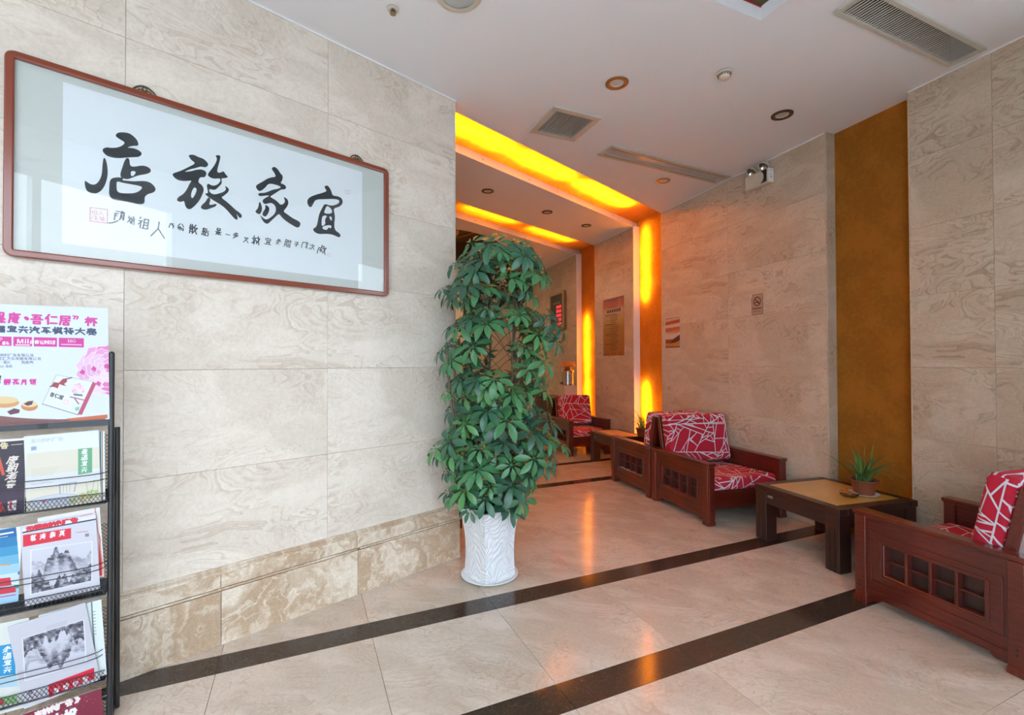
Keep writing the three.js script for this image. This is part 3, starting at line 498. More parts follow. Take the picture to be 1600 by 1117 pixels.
// header poster on the rack
{
  const o = rackPrint([[-250, 463], [171, 484], [169, 652], [-250, 686]], 0.012, 1300), P = o.P, g = P.g, mg = '#e0149a', nv = '#22305c';
  P.fill('#e6eef6');
  P.text('馨康', -10, 488, [18, 0.8], [0, 15.5], [24, 0.9], mg, 9); P.char('·', 34, 490, [16, 0.6], [0, 15], mg, 16); P.text('吾仁居', 49, 490.5, [18, 0.8], [0, 15.5], [22.3, 0.9], mg, 9);
  P.line([[114.5, 493.5], [118, 494.5], [115.5, 498]], mg, 7); P.line([[119.5, 494], [122, 495], [120, 498.5]], mg, 7); P.char('杯', 134, 494, [17.5, 0.9], [0, 15], mg, 9);
  P.text('届宜兴汽车模特大赛', -6, 508.5, [14.8, 0.6], [0, 10.2], [17.75, 0.55], nv, 6.5);
  for (const [a, b] of [[-30, 18], [21, 50], [53, 89], [92, 131]]) { const dy = (x) => 526 + (x - 18) * 0.022; P.poly([[a, dy(a)], [b, dy(b)], [b, dy(b) + 14.3], [a, dy(a) + 14.3]], mg); }
  P.text('婚礼', 4, 533.5, [4.6, 0.1], [0, 5], [6, 0.1], '#fff', 2.6); P.latin('P', -2, 532.5, 7, '#fff', '$ serif', 1, 0.02); P.latin('Milan', 25.5, 536.5, 9.5, '#fff', 'bold $ sans-serif', 1, 0.02); P.line([[25, 538.5], [46, 539]], '#fff', 5);
  P.text('优飞运舞俱乐部', 55.5, 531.5, [4, 0.1], [0, 6], [4.5, 0.1], '#fff', 2.2); P.latin('HG', 105.5, 535, 6.5, '#fff', '$ serif', 1, 0.02); P.line([[96, 538], [127, 538.8]], '#fff', 4);
  const gy = '#7d8aa0'; P.text('当纳利广告有限公司', -6, 552.3, [5.6, 0.05], [0, 4.8], [6.6, 0.05], gy, 2); P.text('百汇文化传媒有限公司', -3, 557.8, [5.9, 0.03], [0, 4.8], [6.8, 0.03], gy, 2); P.text('·宜兴', 0, 563.8, [5.2, 0], [0, 4.6], [5.4, 0], gy, 2); P.text('阳羡网', 34, 563.8, [5.2, 0], [0, 4.6], [6.2, 0], gy, 2); P.latin('M', 0, 574.5, 5, gy, '$ sans-serif'); P.text('杂志', 9, 570, [4.8, 0], [0, 4.4], [5.4, 0], gy, 2);
  P.text('鲜花月饼', 7, 592.5, [9.5, 0.05], [0, 8.5], [13.2, 0], mg, 5);
  P.char('居', -8, 586, [10, 0], [0, 13], '#1d1d28', 6);
  // peony: layered petals
  srand(9); const flower = (cx, cy, R, n, cols) => { for (let ring = 0; ring < n; ring++) { const rad = R * (1 - ring / n), k = Math.max(4, 9 - ring); for (let i = 0; i < k; i++) { const a = i / k * 6.283 + ring * 0.7, q = []; for (let j = 0; j <= 14; j++) { const b = j / 14 * 6.283, pr = rad * 0.52 * (1 + 0.12 * Math.sin(b * 5 + i)); q.push([cx + Math.cos(a) * rad * 0.55 + Math.cos(b) * pr, cy + Math.sin(a) * rad * 0.5 + Math.sin(b) * pr * 0.86]); } P.poly(q, cols[(ring + i) % cols.length], ['rgba(255,240,250,0.9)', 3]); } } };
  g.save(); g.beginPath(); g.rect(0, 0, P.w, P.h); g.clip();
  flower(164, 578, 42, 6, ['#f6c9e6', '#f3a6d6', '#ee7cc0', '#fadcf0', '#f0b2dc']); for (const [x, y] of [[128, 582], [146, 577], [153, 600], [166, 573]]) P.poly([[x - 4, y], [x, y - 5], [x + 5, y - 2], [x + 3, y + 4]], '#e0479f');
  g.restore();
  // white plate on a dark table
  const arc = []; for (let x = -250; x <= 169; x += 6) arc.push([x, 655 - 0.0011 * (x - 90) * (x - 90) * (x > 90 ? 1 : 0.6)]);
  P.poly([...arc, [169, 690], [-250, 690]], '#8d5a55'); for (let i = 0; i < 160; i++) P.line([[rr(-240, 165), rr(652, 690)], [rr(-240, 165), rr(652, 690)].map((v, k) => v)].slice(0, 1).concat([[rr(-240, 165), rr(656, 690)]]), 'rgba(60,30,34,0.10)', 3);
  P.poly([[104, 654], [168, 647.5], [168, 653.5], [110, 657]], '#d8693a');
  // gift box with ribbon
  P.poly([[88, 585.5], [146, 596.5], [121, 648], [66, 631]], '#eef3f4', ['#b9bfc4', 3]); P.poly([[145, 596.5], [150.5, 599], [128, 648], [121.5, 647.5]], '#c6486a'); P.line([[66, 631], [122, 648]], '#6e6f7a', 3);
  P.poly([[84, 597], [92, 598], [98, 592], [104, 591], [105, 596], [100, 600], [104, 603], [98, 602], [93, 600], [90, 607], [86, 605], [80, 604]], '#b23a48'); P.line([[100, 593], [112, 590]], '#8a3a3e', 6); P.line([[79, 604], [86, 600]], '#8a3a3e', 6);
  P.text('吾仁居', 79, 612.5, [6.5, 1.6], [-1, 6.5], [7.2, 2.1], '#2a2a34', 3, 0.2);
  flower(122, 608, 10, 4, ['#f0b6da', '#e88cc4', '#f7d6ea']); flower(103, 628, 5, 3, ['#e08cc0', '#f0c0de']); P.poly([[114, 615], [128, 616], [130, 619], [116, 618]], '#4d8f7c'); P.line([[110, 620], [131, 625]], '#b8447c', 5); P.line([[117, 623], [123, 631]], '#b8447c', 5); P.poly([[117, 637], [124, 635], [123, 641], [118, 642]], '#7fcdb0');
  // moon cakes
  for (const [cx, cy, rx, ry, c1, c2] of [[6, 626, 24, 8, '#e2a565', '#f0d39c'], [-30, 632, 26, 9, '#d9964e', '#efcf95'], [46, 632, 13, 7, '#d98c50', '#f2e0b4']]) { const e = (a, b, dy) => { const q = []; for (let i = 0; i < 24; i++) q.push([cx + a * Math.cos(i / 24 * 6.283), cy + dy + b * Math.sin(i / 24 * 6.283)]); return q; }; P.poly(e(rx, ry, 3), c1); P.poly(e(rx * 0.94, ry * 0.72, -1), c2); }
  P.poly([[37, 631], [44, 627], [52, 626], [50, 632], [43, 634]], '#5a3040'); P.poly([[11, 643], [22, 638], [31, 640], [30, 645], [16, 648]], '#6a3548');
  const b = placeSheet(o, 'poster_board', 'white header poster with pink lettering and a peony on the magazine rack', 'poster', 0.006);
}
// the magazines
{
  const grp = 'magazines in the rack';
  // dark wine magazine, top pocket
  let o = rackPrint([[-42, 690], [40, 684], [38, 802], [-42, 812]], 0.016, 1300), P = o.P;
  P.fill('#fbfbfb'); P.poly([[-42, 694], [40, 687.5], [38, 802], [-42, 812]], '#33283a'); P.poly([[-42, 760], [38, 762], [38, 802], [-42, 812]], '#3a2440');
  P.char('告', 1.5, 692, [11, -0.7], [0, 9], '#e8d8a8', 7); P.text('唐朝老窖', 13, 713, [15, -1], [-1, 12], [-1, 12.6], '#f2e6d8', 6, 0.25); P.line([[18, 695], [35, 693.6]], '#d8c8b8', 4); P.line([[-2, 715], [5, 741]], '#e0583c', 12);
  P.poly([[12, 784], [26, 781], [25, 797], [12, 798]], '#e8e4e0'); P.poly([[15, 784], [19, 783], [18, 796], [15, 796]], '#d8202c'); P.poly([[-14, 786], [2, 784], [8, 799], [-14, 801]], '#cc2a30');
  placeSheet(o, 'magazine', 'dark purple magazine with gold and white vertical lettering in the top pocket', 'magazine', 0.008, grp);
  // pale magazine with green label and garden table
  o = rackPrint([[40.5, 681.5], [155, 672], [157, 783], [38, 801]], 0.020, 1300); P = o.P;
  P.fill('#eef3f3'); P.poly([[41, 709], [156, 698], [157, 783], [38, 801]], '#ece6d2'); P.poly([[39, 746], [156, 731], [156, 749], [39, 766]], '#eaeef0');
  P.text('宜兴纳利广告', 48, 686.5, [8, -0.5], [0, 6], [8.6, -0.75], '#cfd8dc', 3); P.poly([[48.5, 698], [57, 697], [57, 703], [48.5, 704]], '#9fb0cc');
  P.poly([[122, 701.5], [144, 699.5], [144, 738], [122, 742]], '#6fb488'); P.text('春遇宜兴', 128, 702, [9, -0.8], [0, 8], [-0.2, 9.4], '#ffffff', 4, 0.15);
  for (let i = 0; i < 5; i++) P.line([[49, 734 + i * 3 ], [94 - i * 3, 728.5 + i * 3.2]], '#c2c2b4', 1.6); P.line([[49, 757], [82, 752.5]], '#b9c4c8', 3);
  { const q = []; for (let i = 0; i < 30; i++) { const a = i / 30 * 6.283; q.push([84 + 40 * Math.cos(a), 782 + 9 * Math.sin(a) - 0.13 * 40 * Math.cos(a)]); } P.poly(q, '#dfe3ef', ['#b7bccf', 3]); }
  P.line([[94, 771], [93, 757], [119, 753], [116, 768]], '#aab0c8', 5); for (const x of [99, 104, 109]) P.line([[x, 769], [x, 757.5]], '#bcc2d6', 3); P.line([[73, 782], [100, 780], [110, 776]], '#b7bccf', 3); P.char('·', 66, 781, [6, 0], [0, 6], '#e0708a', 12);
  srand(31); for (let i = 0; i < 60; i++) { const x = rr(110, 156), y = rr(776, 786) - (x - 110) * 0.28; P.poly([[x - 2, y], [x, y - 3], [x + 2, y], [x, y + 2]], ['#cdd78a', '#b7cc7a', '#dfe2a0', '#a9bd84'][i % 4]); } for (const [x, y] of [[130, 775], [142, 777], [129, 783]]) P.poly([[x - 2.4, y], [x, y - 2.4], [x + 2.4, y], [x, y + 2.4]], '#eca23c');
  for (const [x, y] of [[137, 770], [145, 764], [153, 766]]) P.line([[x, y], [x + rr(-3, 3), y - 14]], '#9fb08e', 2);
  placeSheet(o, 'magazine', 'pale cream magazine with a green label and a drawn garden table in the top pocket', 'magazine', 0.006, grp);
  o = rackPrint([[60, 681], [164, 673.5], [164, 781], [60, 795]], 0.012, 900); o.P.fill('#eef4f0'); o.P.poly([[155.8, 670], [158, 670], [158, 785], [155.8, 785]], '#2f7f92'); o.P.poly([[159, 670], [160.5, 670], [160.5, 785], [159, 785]], '#a8684c');
  placeSheet(o, 'magazine', 'white magazine with teal and brown edge lines tucked behind the cream one', 'magazine', 0.006, grp);
  // blue sky magazine
  o = rackPrint([[-60, 836], [26, 821], [37, 940], [-60, 952]], 0.014, 1300); P = o.P;
  P.fill('#fbfbfb'); const sky = ['#0f6aa8', '#1f85bd', '#3f9fd0', '#74bcdf', '#a8d6ea', '#d8edf4']; for (let i = 0; i < 6; i++) P.poly([[-60, 838 + i * 14], [25 + i * 1.2, 823.5 + i * 14], [26.5 + i * 1.2, 838 + i * 14], [-60, 853 + i * 14]], sky[i]); P.poly([[-60, 914], [34.5, 913], [37, 940], [-60, 952]], '#a9d4ee');
  P.line([[0, 835], [20, 831.5]], '#ffffff', 8); P.line([[0, 840], [12, 838]], '#e8f0f4', 3); P.line([[-10, 883], [8, 882], [15, 882.6]], '#f0a03c', 6);
  P.poly([[-20, 906], [16, 902], [18, 914], [-20, 919]], '#e83a4e'); P.poly([[-20, 919], [24, 916], [25, 925], [-20, 932]], '#e0324a'); P.line([[-20, 936], [24, 929]], '#c82a5a', 4); P.poly([[22, 914], [35, 913], [36, 918], [24, 919]], '#27947a'); P.poly([[28, 893], [34, 892], [34, 896], [28, 898]], '#4a76a0');
  placeSheet(o, 'magazine', 'blue sky magazine with red furniture on its cover in the second pocket', 'magazine', 0.007, grp);
  // ink landscape covers: brush marks laid over each other (a generic mountain scene)
  const inkScene = (P, q, flip, s) => {
    srand(s); const at = (u, v) => { const a = flip ? 1 - u : u, b = flip ? 1 - v : v; const top = [mixn(q[0][0], q[1][0], a), mixn(q[0][1], q[1][1], a)], bot = [mixn(q[3][0], q[2][0], a), mixn(q[3][1], q[2][1], a)]; return [mixn(top[0], bot[0], b), mixn(top[1], bot[1], b)]; };
    P.poly([at(0, 0), at(1, 0), at(1, 1), at(0, 1)], '#d8dae4', ['#f4f4f8', 8]);
    const nu = 74, nv = 50, ridge = (k, u) => [0.62, 0.42, 0.80][k] - [0.50, 0.16, 0.10][k] * Math.sqrt(Math.max(0, Math.sin(u * [5.2, 3.0, 7][k] + [-0.9, 0.6, 1][k]))) + 0.45 * fbm(u * [6, 4, 8][k] + 3 * k, k + 0.5, 32, 4, 20 + k * 9);
    for (let j = 0; j < nv; j++) for (let i = 0; i < nu; i++) {
      const u = (i + 0.5) / nu, v = (j + 0.5) / nv; let ink = 0.05;
      for (const k of [1, 0, 2]) { const h = ridge(k, u), d = v - h; if (d > 0) { const mist = k === 2 ? 1 : sstep(0.42, 0.08, d), tex = 0.5 + 1.1 * fbm(u * 14 + k * 5, v * 22 - u * 6, 64, 4, s + k * 13); ink = mixn(ink, clamp([0.95, 0.35, 1.0][k] * (0.25 + tex * 0.85)), mist); } }
      const g2 = Math.round(mixn(228, 34, clamp(ink))), x0 = i / nu, x1 = (i + 1.15) / nu, y0 = j / nv, y1 = (j + 1.15) / nv, sk = rr(-0.008, 0.008);
      P.poly([at(clamp(x0 + sk), y0), at(clamp(x1 + sk), y0), at(clamp(x1 - sk), clamp(y1)), at(clamp(x0 - sk), clamp(y1))], `rgba(${g2},${g2},${g2 + 12},0.92)`);
    }
  };
  o = rackPrint([[60, 812], [153, 790], [166, 902], [66, 920]], 0.014, 1000); o.P.fill('#f2f0ee'); o.P.poly([[154, 830], [157, 840], [160, 899], [155, 900]], '#e02c38'); o.P.line([[148, 792], [163, 900]], '#d8a090', 4); o.P.text('无锡当纳利广告', 41, 824, [10, -1.6], [0.5, 6.5], [11.8, -2], '#e0203c', 5);
  placeSheet(o, 'magazine', 'white magazine with a red edge leaning behind the grey landscape one', 'magazine', 0.006, grp);
  o = rackPrint([[35, 822], [153, 800], [153, 921], [35, 948]], 0.024, 1300); P = o.P; P.fill('#dcdbe4');
  P.poly([[35, 826], [153, 804], [153, 810.5], [35, 835]], '#f0eff4'); P.line([[36, 832], [153, 810.5]], '#2a2f4a', 7); P.text('无锡当纳利广告', 41.5, 823, [10.6, -1.6], [0.6, 7], [11.6, -2.2], '#e0203c', 7); P.line([[126, 806], [143, 803]], '#e890a0', 4);
  P.poly([[36, 836], [111, 825], [111, 841], [36, 854.5]], '#e8203f'); P.text('藝海撷英', 48, 836.5, [8, -1.2], [0.2, 9], [15, -2.4], '#ffffff', 4.5, 0.15); P.line([[119, 832], [137, 830]], '#e08a98', 4); P.poly([[133, 834], [139, 833.3], [139, 838], [133, 838.6]], '#8c8c9c');
  inkScene(P, [[49, 860], [143, 846.5], [142.5, 907], [49, 928]], false, 41); for (let i = 0; i < 5; i++) P.line([[76 + i * 1, 930 + i * 2.6], [110, 922 + i * 2.6]], '#a8a8b4', 1.6); P.line([[50, 935], [69, 931]], '#7a7a86', 3);
  placeSheet(o, 'magazine', 'grey ink landscape magazine with a red banner near its top in the second pocket', 'magazine', 0.007, grp);
  // third pocket
  o = rackPrint([[-40, 982], [40, 966], [44, 1104], [-40, 1126]], 0.014, 1300); P = o.P; P.fill('#e9ece4'); P.poly([[-40, 1015], [22.5, 1005], [24.5, 1055], [-40, 1066]], '#2f9fd8'); P.text('冬遇宜兴', 5.5, 1011, [12, -2], [0, 9], [0.2, 10.6], '#ffffff', 5, 0.15); P.poly([[-40, 1062], [26, 1053], [28, 1072], [-40, 1078]], '#bfe2f2'); P.poly([[-40, 1092], [26, 1086], [27, 1098], [-40, 1108]], '#9fcf8c'); P.poly([[-40, 1094], [2, 1092], [8, 1100], [-40, 1108]], '#e0405a');
  placeSheet(o, 'magazine', 'pale magazine with a blue label in the third pocket', 'magazine', 0.007, grp);
  o = rackPrint([[60, 962], [158, 936], [167, 1054], [70, 1085]], 0.014, 900); P = o.P; P.fill('#eef8f6'); P.line([[143, 941], [150, 1058]], '#5a7a78', 4); for (let i = 0; i < 8; i++) P.line([[145 + i * 0.2, 956 + i * 5], [149 + i * 0.2, 955 + i * 5]], '#6a7a7c', 2);
  placeSheet(o, 'magazine', 'thick white magazine with a pale green edge behind the upside-down one', 'magazine', 0.012, grp);
  o = rackPrint([[22, 976], [142, 940], [148, 1063], [28, 1113]], 0.026, 1300); P = o.P; P.fill('#d6d5de');
  inkScene(P, [[36, 998], [130, 969], [134, 1034], [40, 1063]], true, 43); P.poly([[75.5, 1069.5], [147, 1043], [148, 1060], [76.5, 1090.5]], '#e8203f');
  P.text('藝海撷英', 137.5, 1064.5, [-8.5, 3.2], [-0.5, -9], [-15, 5.4], '#ffffff', 4.5, 0.1); for (let i = 0; i < 5; i++) P.line([[73, 979 + i * 2.4], [104, 970 + i * 2.4]], '#a4a4b0', 1.6); P.poly([[44, 1080], [50.5, 1077.5], [50.5, 1083], [44, 1085.5]], '#8c8c9c'); P.line([[46, 1090], [66, 1083]], '#e08a98', 4);
  placeSheet(o, 'magazine', 'grey ink landscape magazine standing upside down with its red banner at the bottom', 'magazine', 0.007, grp);
  // bottom pocket
  o = rackPrint([[-20, 1138], [160, 1072], [165, 1200], [-20, 1270]], 0.018, 900); P = o.P; P.fill('#8c2440'); srand(77); for (let i = 0; i < 70; i++) { const x = rr(30, 160), y = 1140 - (x + 20) * 0.36 + rr(0, 22); P.poly([[x, y], [x + 0.8, y - 0.3], [x + 0.8, y + 0.5], [x, y + 0.8]], '#e8c8c8'); }
  P.text('当纳利广告》', 54, 1113, [10.5, -4], [0.6, 9.5], [12.2, -4.6], '#fff6ee', 6); P.text('设', 102, 1111, [17, -6.2], [1, 15], [17, -6], '#ffffff', 9); P.text('大', 80, 1119, [17, -6.2], [1, 15], [17, -6], '#ffffff', 9);
  placeSheet(o, 'magazine', 'dark red magazine with white lettering in the bottom pocket', 'magazine', 0.008, grp);
}
// ================================================================ furniture
// red fabric with pale straight lines: a sheet cut again and again by straight cuts
const fabric = (() => {
  const c = document.createElement('canvas'); c.width = c.height = 1024; const g = c.getContext('2d'); g.fillStyle = '#b4122f'; g.fillRect(0, 0, 1024, 1024); srand(123);
  g.strokeStyle = '#ccd0d6'; g.lineCap = 'round';
  const split = (poly, d) => {
    let area = 0; poly.forEach((p, i) => { const q = poly[(i + 1) % poly.length]; area += p[0] * q[1] - q[0] * p[1]; }); area = Math.abs(area) / 2;
    if (d > 11 || area < rr(4200, 11000)) return;
    const n = poly.length; let best = 0, bl = 0; poly.forEach((p, i) => { const q = poly[(i + 1) % n], l = Math.hypot(p[0] - q[0], p[1] - q[1]); if (l > bl) { bl = l; best = i; } });
    let j = (best + 1 + Math.floor(rnd() * (n - 1))) % n; if (j === best) j = (j + 1) % n;
    const cut = (i, t) => { const p = poly[i], q = poly[(i + 1) % n]; return [mixn(p[0], q[0], t), mixn(p[1], q[1], t)]; };
    const a = cut(best, rr(0.3, 0.7)), b = cut(j, rnd() < 0.3 ? 0.02 : rr(0.2, 0.8));
    g.lineWidth = rr(8, 13); g.beginPath(); g.moveTo(...a); g.lineTo(...b); g.stroke();
    const A = [a], B = [b]; for (let i = (best + 1) % n; ; i = (i + 1) % n) { A.push(poly[i]); if (i === j) break; } A.push(b);
    for (let i = (j + 1) % n; ; i = (i + 1) % n) { B.push(poly[i]); if (i === best) break; } B.push(a);
    split(A, d + 1); split(B, d + 1);
  };
  split([[0, 0], [1024, 0], [1024, 1024], [0, 1024]], 0); g.lineWidth = 10; g.strokeRect(0, 0, 1024, 1024);
  srand(8); for (let i = 0; i < 26000; i++) { g.fillStyle = rnd() < 0.5 ? 'rgba(0,0,0,0.06)' : 'rgba(255,255,255,0.05)'; g.fillRect(rnd() * 1024, rnd() * 1024, 3, 2); }
  const t = new THREE.CanvasTexture(c); t.colorSpace = THREE.SRGBColorSpace; t.wrapS = t.wrapT = THREE.RepeatWrapping; t.repeat.set(1 / 0.85, 1 / 0.85); return t;
})();
M.fabric = phys({ map: fabric, roughness: 0.85, sheen: 0.3, bumpMap: grainBump, bumpScale: 0.0006 });
M.fabricBack = std({ color: lin(0.10, 0.008, 0.02), roughness: 0.9 });

function cushionGeo(w, h, d, ou, ov) {   // box with soft swollen faces
  const g = new RoundedBoxGeometry(w, h, d, 6, Math.min(h, d) * 0.3), p = g.attributes.position;
  for (let i = 0; i < p.count; i++) { const x = p.getX(i) / (w / 2), y = p.getY(i) / (h / 2), z = p.getZ(i) / (d / 2); const k = (a, b) => (1 - a * a) * (1 - b * b); if (d < h) p.setZ(i, p.getZ(i) + Math.sign(z) * 0.022 * k(x, y) * Math.abs(z)); else p.setY(i, p.getY(i) + Math.sign(y) * 0.022 * k(x, z) * Math.abs(y)); }
  g.computeVertexNormals();
  return uvMetres(g, ou, ov);
}
const cushionVerb = [];
function armchair({ corner, dir, W, D, label, seatLabel, backLabel, grid = true, uvo = 0 }) {
  // corner: outer foot of the visible arm at the seat's front; dir: 1 when the seat faces the street, -1 when it faces the hall
  const turn = dir > 0 ? -7.6 * Math.PI / 180 : (180 - 7.4) * Math.PI / 180;
  const X = V(Math.cos(turn), 0, -Math.sin(turn)), Z = V(Math.sin(turn), 0, Math.cos(turn)), side = dir > 0 ? -1 : 1;   // local x of the visible arm
  const base = corner.clone().addScaledVector(X, -side * W / 2).addScaledVector(Z, -D / 2).setY(0);
  const t = thing('armchair', label, 'armchair', base, turn, 'red wooden armchairs along the wall');
  const AH = 0.59, T = 0.062, hD = D / 2;
  for (const s of [-1, 1]) {
    const x = s * (W / 2 - T / 2), xo = s * (W / 2);
    // side board with a window opening, recessed dark panes and red bars
    const sh = new THREE.Shape(); const y0 = 0.035, y1 = AH - 0.035; sh.moveTo(-hD, y0); sh.lineTo(-hD + 0.12, y0); sh.quadraticCurveTo(-hD + 0.14, y0, -hD + 0.15, y0 + 0.022); sh.lineTo(hD - 0.15, y0 + 0.022); sh.quadraticCurveTo(hD - 0.14, y0, hD - 0.12, y0); sh.lineTo(hD, y0); sh.lineTo(hD, y1); sh.lineTo(-hD, y1); sh.closePath();
    const wz = D * 0.30, wy0 = 0.215, wy1 = 0.405; const hole = new THREE.Path(); hole.moveTo(-wz, wy0); hole.lineTo(wz, wy0); hole.lineTo(wz, wy1); hole.lineTo(-wz, wy1); hole.closePath(); sh.holes.push(hole);
    const sideG = new THREE.ExtrudeGeometry(sh, { depth: T - 0.02, bevelEnabled: true, bevelSize: 0.003, bevelThickness: 0.003, bevelSegments: 1 }).translate(0, 0, -(T - 0.02) / 2).rotateY(-Math.PI / 2);   // shape x -> local z
    const arm = mesh('side_board', uvMetres(sideG.translate(x, 0, 0), 0, 0, true), M.red, t);
    mesh('pane', box(0.006, wy1 - wy0 + 0.03, wz * 2 + 0.03, x - s * 0.026, (wy0 + wy1) / 2, 0), M.brown, arm);
    for (const k of [-1, 0, 1]) mesh('window_bar', rbox(T - 0.018, wy1 - wy0, 0.017, 0.003, x, (wy0 + wy1) / 2, k * wz / 2), M.red, arm);
    for (let k = 0; k < 4; k++) mesh('window_bar', rbox(0.018, 0.010, wz / 2 - 0.017, 0.003, x, (wy0 + wy1) / 2, (k - 1.5) * wz / 2), M.red, arm);
    for (const f of [1, -1]) {   // raised mouldings: a wide one round the panel and a fine one round the window, on both faces
      const xm = x + f * (T / 2 - 0.006);
      const ring = (a, b0, b1, w) => [rbox(0.010, w, a * 2, 0.002, xm, b0, 0, true), rbox(0.010, w, a * 2, 0.002, xm, b1, 0, true), rbox(0.010, b1 - b0, w, 0.002, xm, (b0 + b1) / 2, -a), rbox(0.010, b1 - b0, w, 0.002, xm, (b0 + b1) / 2, a)];
      mesh('panel_moulding', merge(ring(hD * 0.93, 0.085, AH - 0.055, 0.03)), M.red, arm);
      mesh('window_moulding', merge(ring(wz + 0.014, wy0 - 0.014, wy1 + 0.014, 0.016)), M.red, arm);
      mesh('window_moulding', merge(ring(wz + 0.075, wy0 - 0.055, wy1 + 0.055, 0.008)), M.red, arm);
    }
    mesh('arm_rest', merge([rbox(T + 0.03, 0.028, D + 0.03, 0.008, x, AH - 0.014, 0, true), rbox(T + 0.012, 0.014, D + 0.012, 0.004, x, AH - 0.034, 0, true)]), M.red, t);
    for (const f of [-1, 1]) mesh('post', merge([rbox(T + 0.024, AH - 0.03, 0.07, 0.006, x, (AH - 0.03) / 2, f * (hD - 0.034), true), rbox(T + 0.030, 0.036, 0.078, 0.005, x, 0.018, f * (hD - 0.034))]), M.red, t);
    for (const [y, z] of [[0.13, hD - 0.03], [0.105, hD - 0.03], [0.13, -hD + 0.03], [0.105, -hD + 0.03]]) mesh('screw_plug', new THREE.CylinderGeometry(0.006, 0.006, 0.003, 8).rotateZ(Math.PI / 2).translate(x + s * (T / 2 + 0.0125), y, z), M.dark, t);
  }
  const iw = W - 2 * T;
  mesh('front_rail', merge([rbox(iw, 0.10, 0.03, 0.005, 0, 0.255, hD - 0.06), rbox(iw, 0.07, 0.022, 0.004, 0, 0.175, hD - 0.066)]), M.red, t);
  mesh('seat_deck', box(iw, 0.02, D - 0.1, 0, 0.285, 0), M.brown, t);
  mesh('rear_rail', rbox(iw, 0.18, 0.03, 0.005, 0, 0.21, -hD + 0.05), M.red, t);
  // reclining back board
  const rec = 0.20, bk = mesh('back_board', uvMetres(new RoundedBoxGeometry(iw, 0.62, 0.03, 2, 0.006).translate(0, 0.31, 0), 0, 0, true), M.red, t); bk.position.set(0, 0.30, -hD + 0.16); bk.rotation.x = -rec;
  for (const s of [-1, 1]) { const st = mesh('back_stile', rbox(0.05, 0.66, 0.045, 0.008, 0, 0.33, 0), M.red, t); st.position.set(s * (iw / 2 - 0.025), 0.28, -hD + 0.145); st.rotation.x = -rec; }
  t.updateMatrixWorld(true);
  const put = (name, geo, lx, ly, lz, rx, lab) => { const m = shadow(new THREE.Mesh(geo, M.fabric)); m.name = numbered(name); m.position.copy(t.localToWorld(V(lx, ly, lz))); m.rotation.order = 'YXZ'; m.rotation.set(rx, turn, 0); scene.add(m); tag(m, lab, 'cushion', 'red cushions of the armchairs'); };
  put('seat_cushion', cushionGeo(iw - 0.012, 0.125, D - 0.17, 0.1 + uvo, 0.3), 0, 0.36, 0.055, -0.03, seatLabel);
  put('back_cushion', cushionGeo(iw - 0.012, 0.52, 0.15, 0.5 + uvo, 0.7 + uvo), 0, 0.706, -hD + 0.17, -rec, backLabel);
}
armchair({ corner: V(3.323, 0, -1.925), dir: -1, W: 0.90, D: 0.84, uvo: 0.37, label: 'red-brown wooden armchair nearest the street, facing the table with the ashtray', seatLabel: 'red seat cushion of the armchair standing alone against the bare stone wall', backLabel: 'red back cushion of the armchair standing alone against the bare stone wall' });
armchair({ corner: V(3.501, 0, -3.325), dir: 1, W: 0.91, D: 0.93, label: 'red-brown wooden armchair facing the ashtray table, its back to another armchair', seatLabel: 'red seat cushion facing the table with the ashtray, under the no smoking notice', backLabel: 'red back cushion facing the table with the ashtray, under the no smoking notice' });
armchair({ corner: V(3.737, 0, -5.165), dir: -1, W: 0.86, D: 0.885, uvo: 0.2, label: 'red-brown wooden armchair back to back with another, facing the far table', seatLabel: 'red seat cushion of the back-to-back armchair that faces the far table', backLabel: 'red back cushion seen from its edge behind the upright back board' });
armchair({ corner: V(4.02, 0, -6.73), dir: 1, W: 0.74, D: 0.80, uvo: 0.6, label: 'red-brown wooden armchair in the hall beyond the far table', seatLabel: 'red seat cushion of the armchair beyond the far table', backLabel: 'red back cushion of the armchair beyond the far table' });

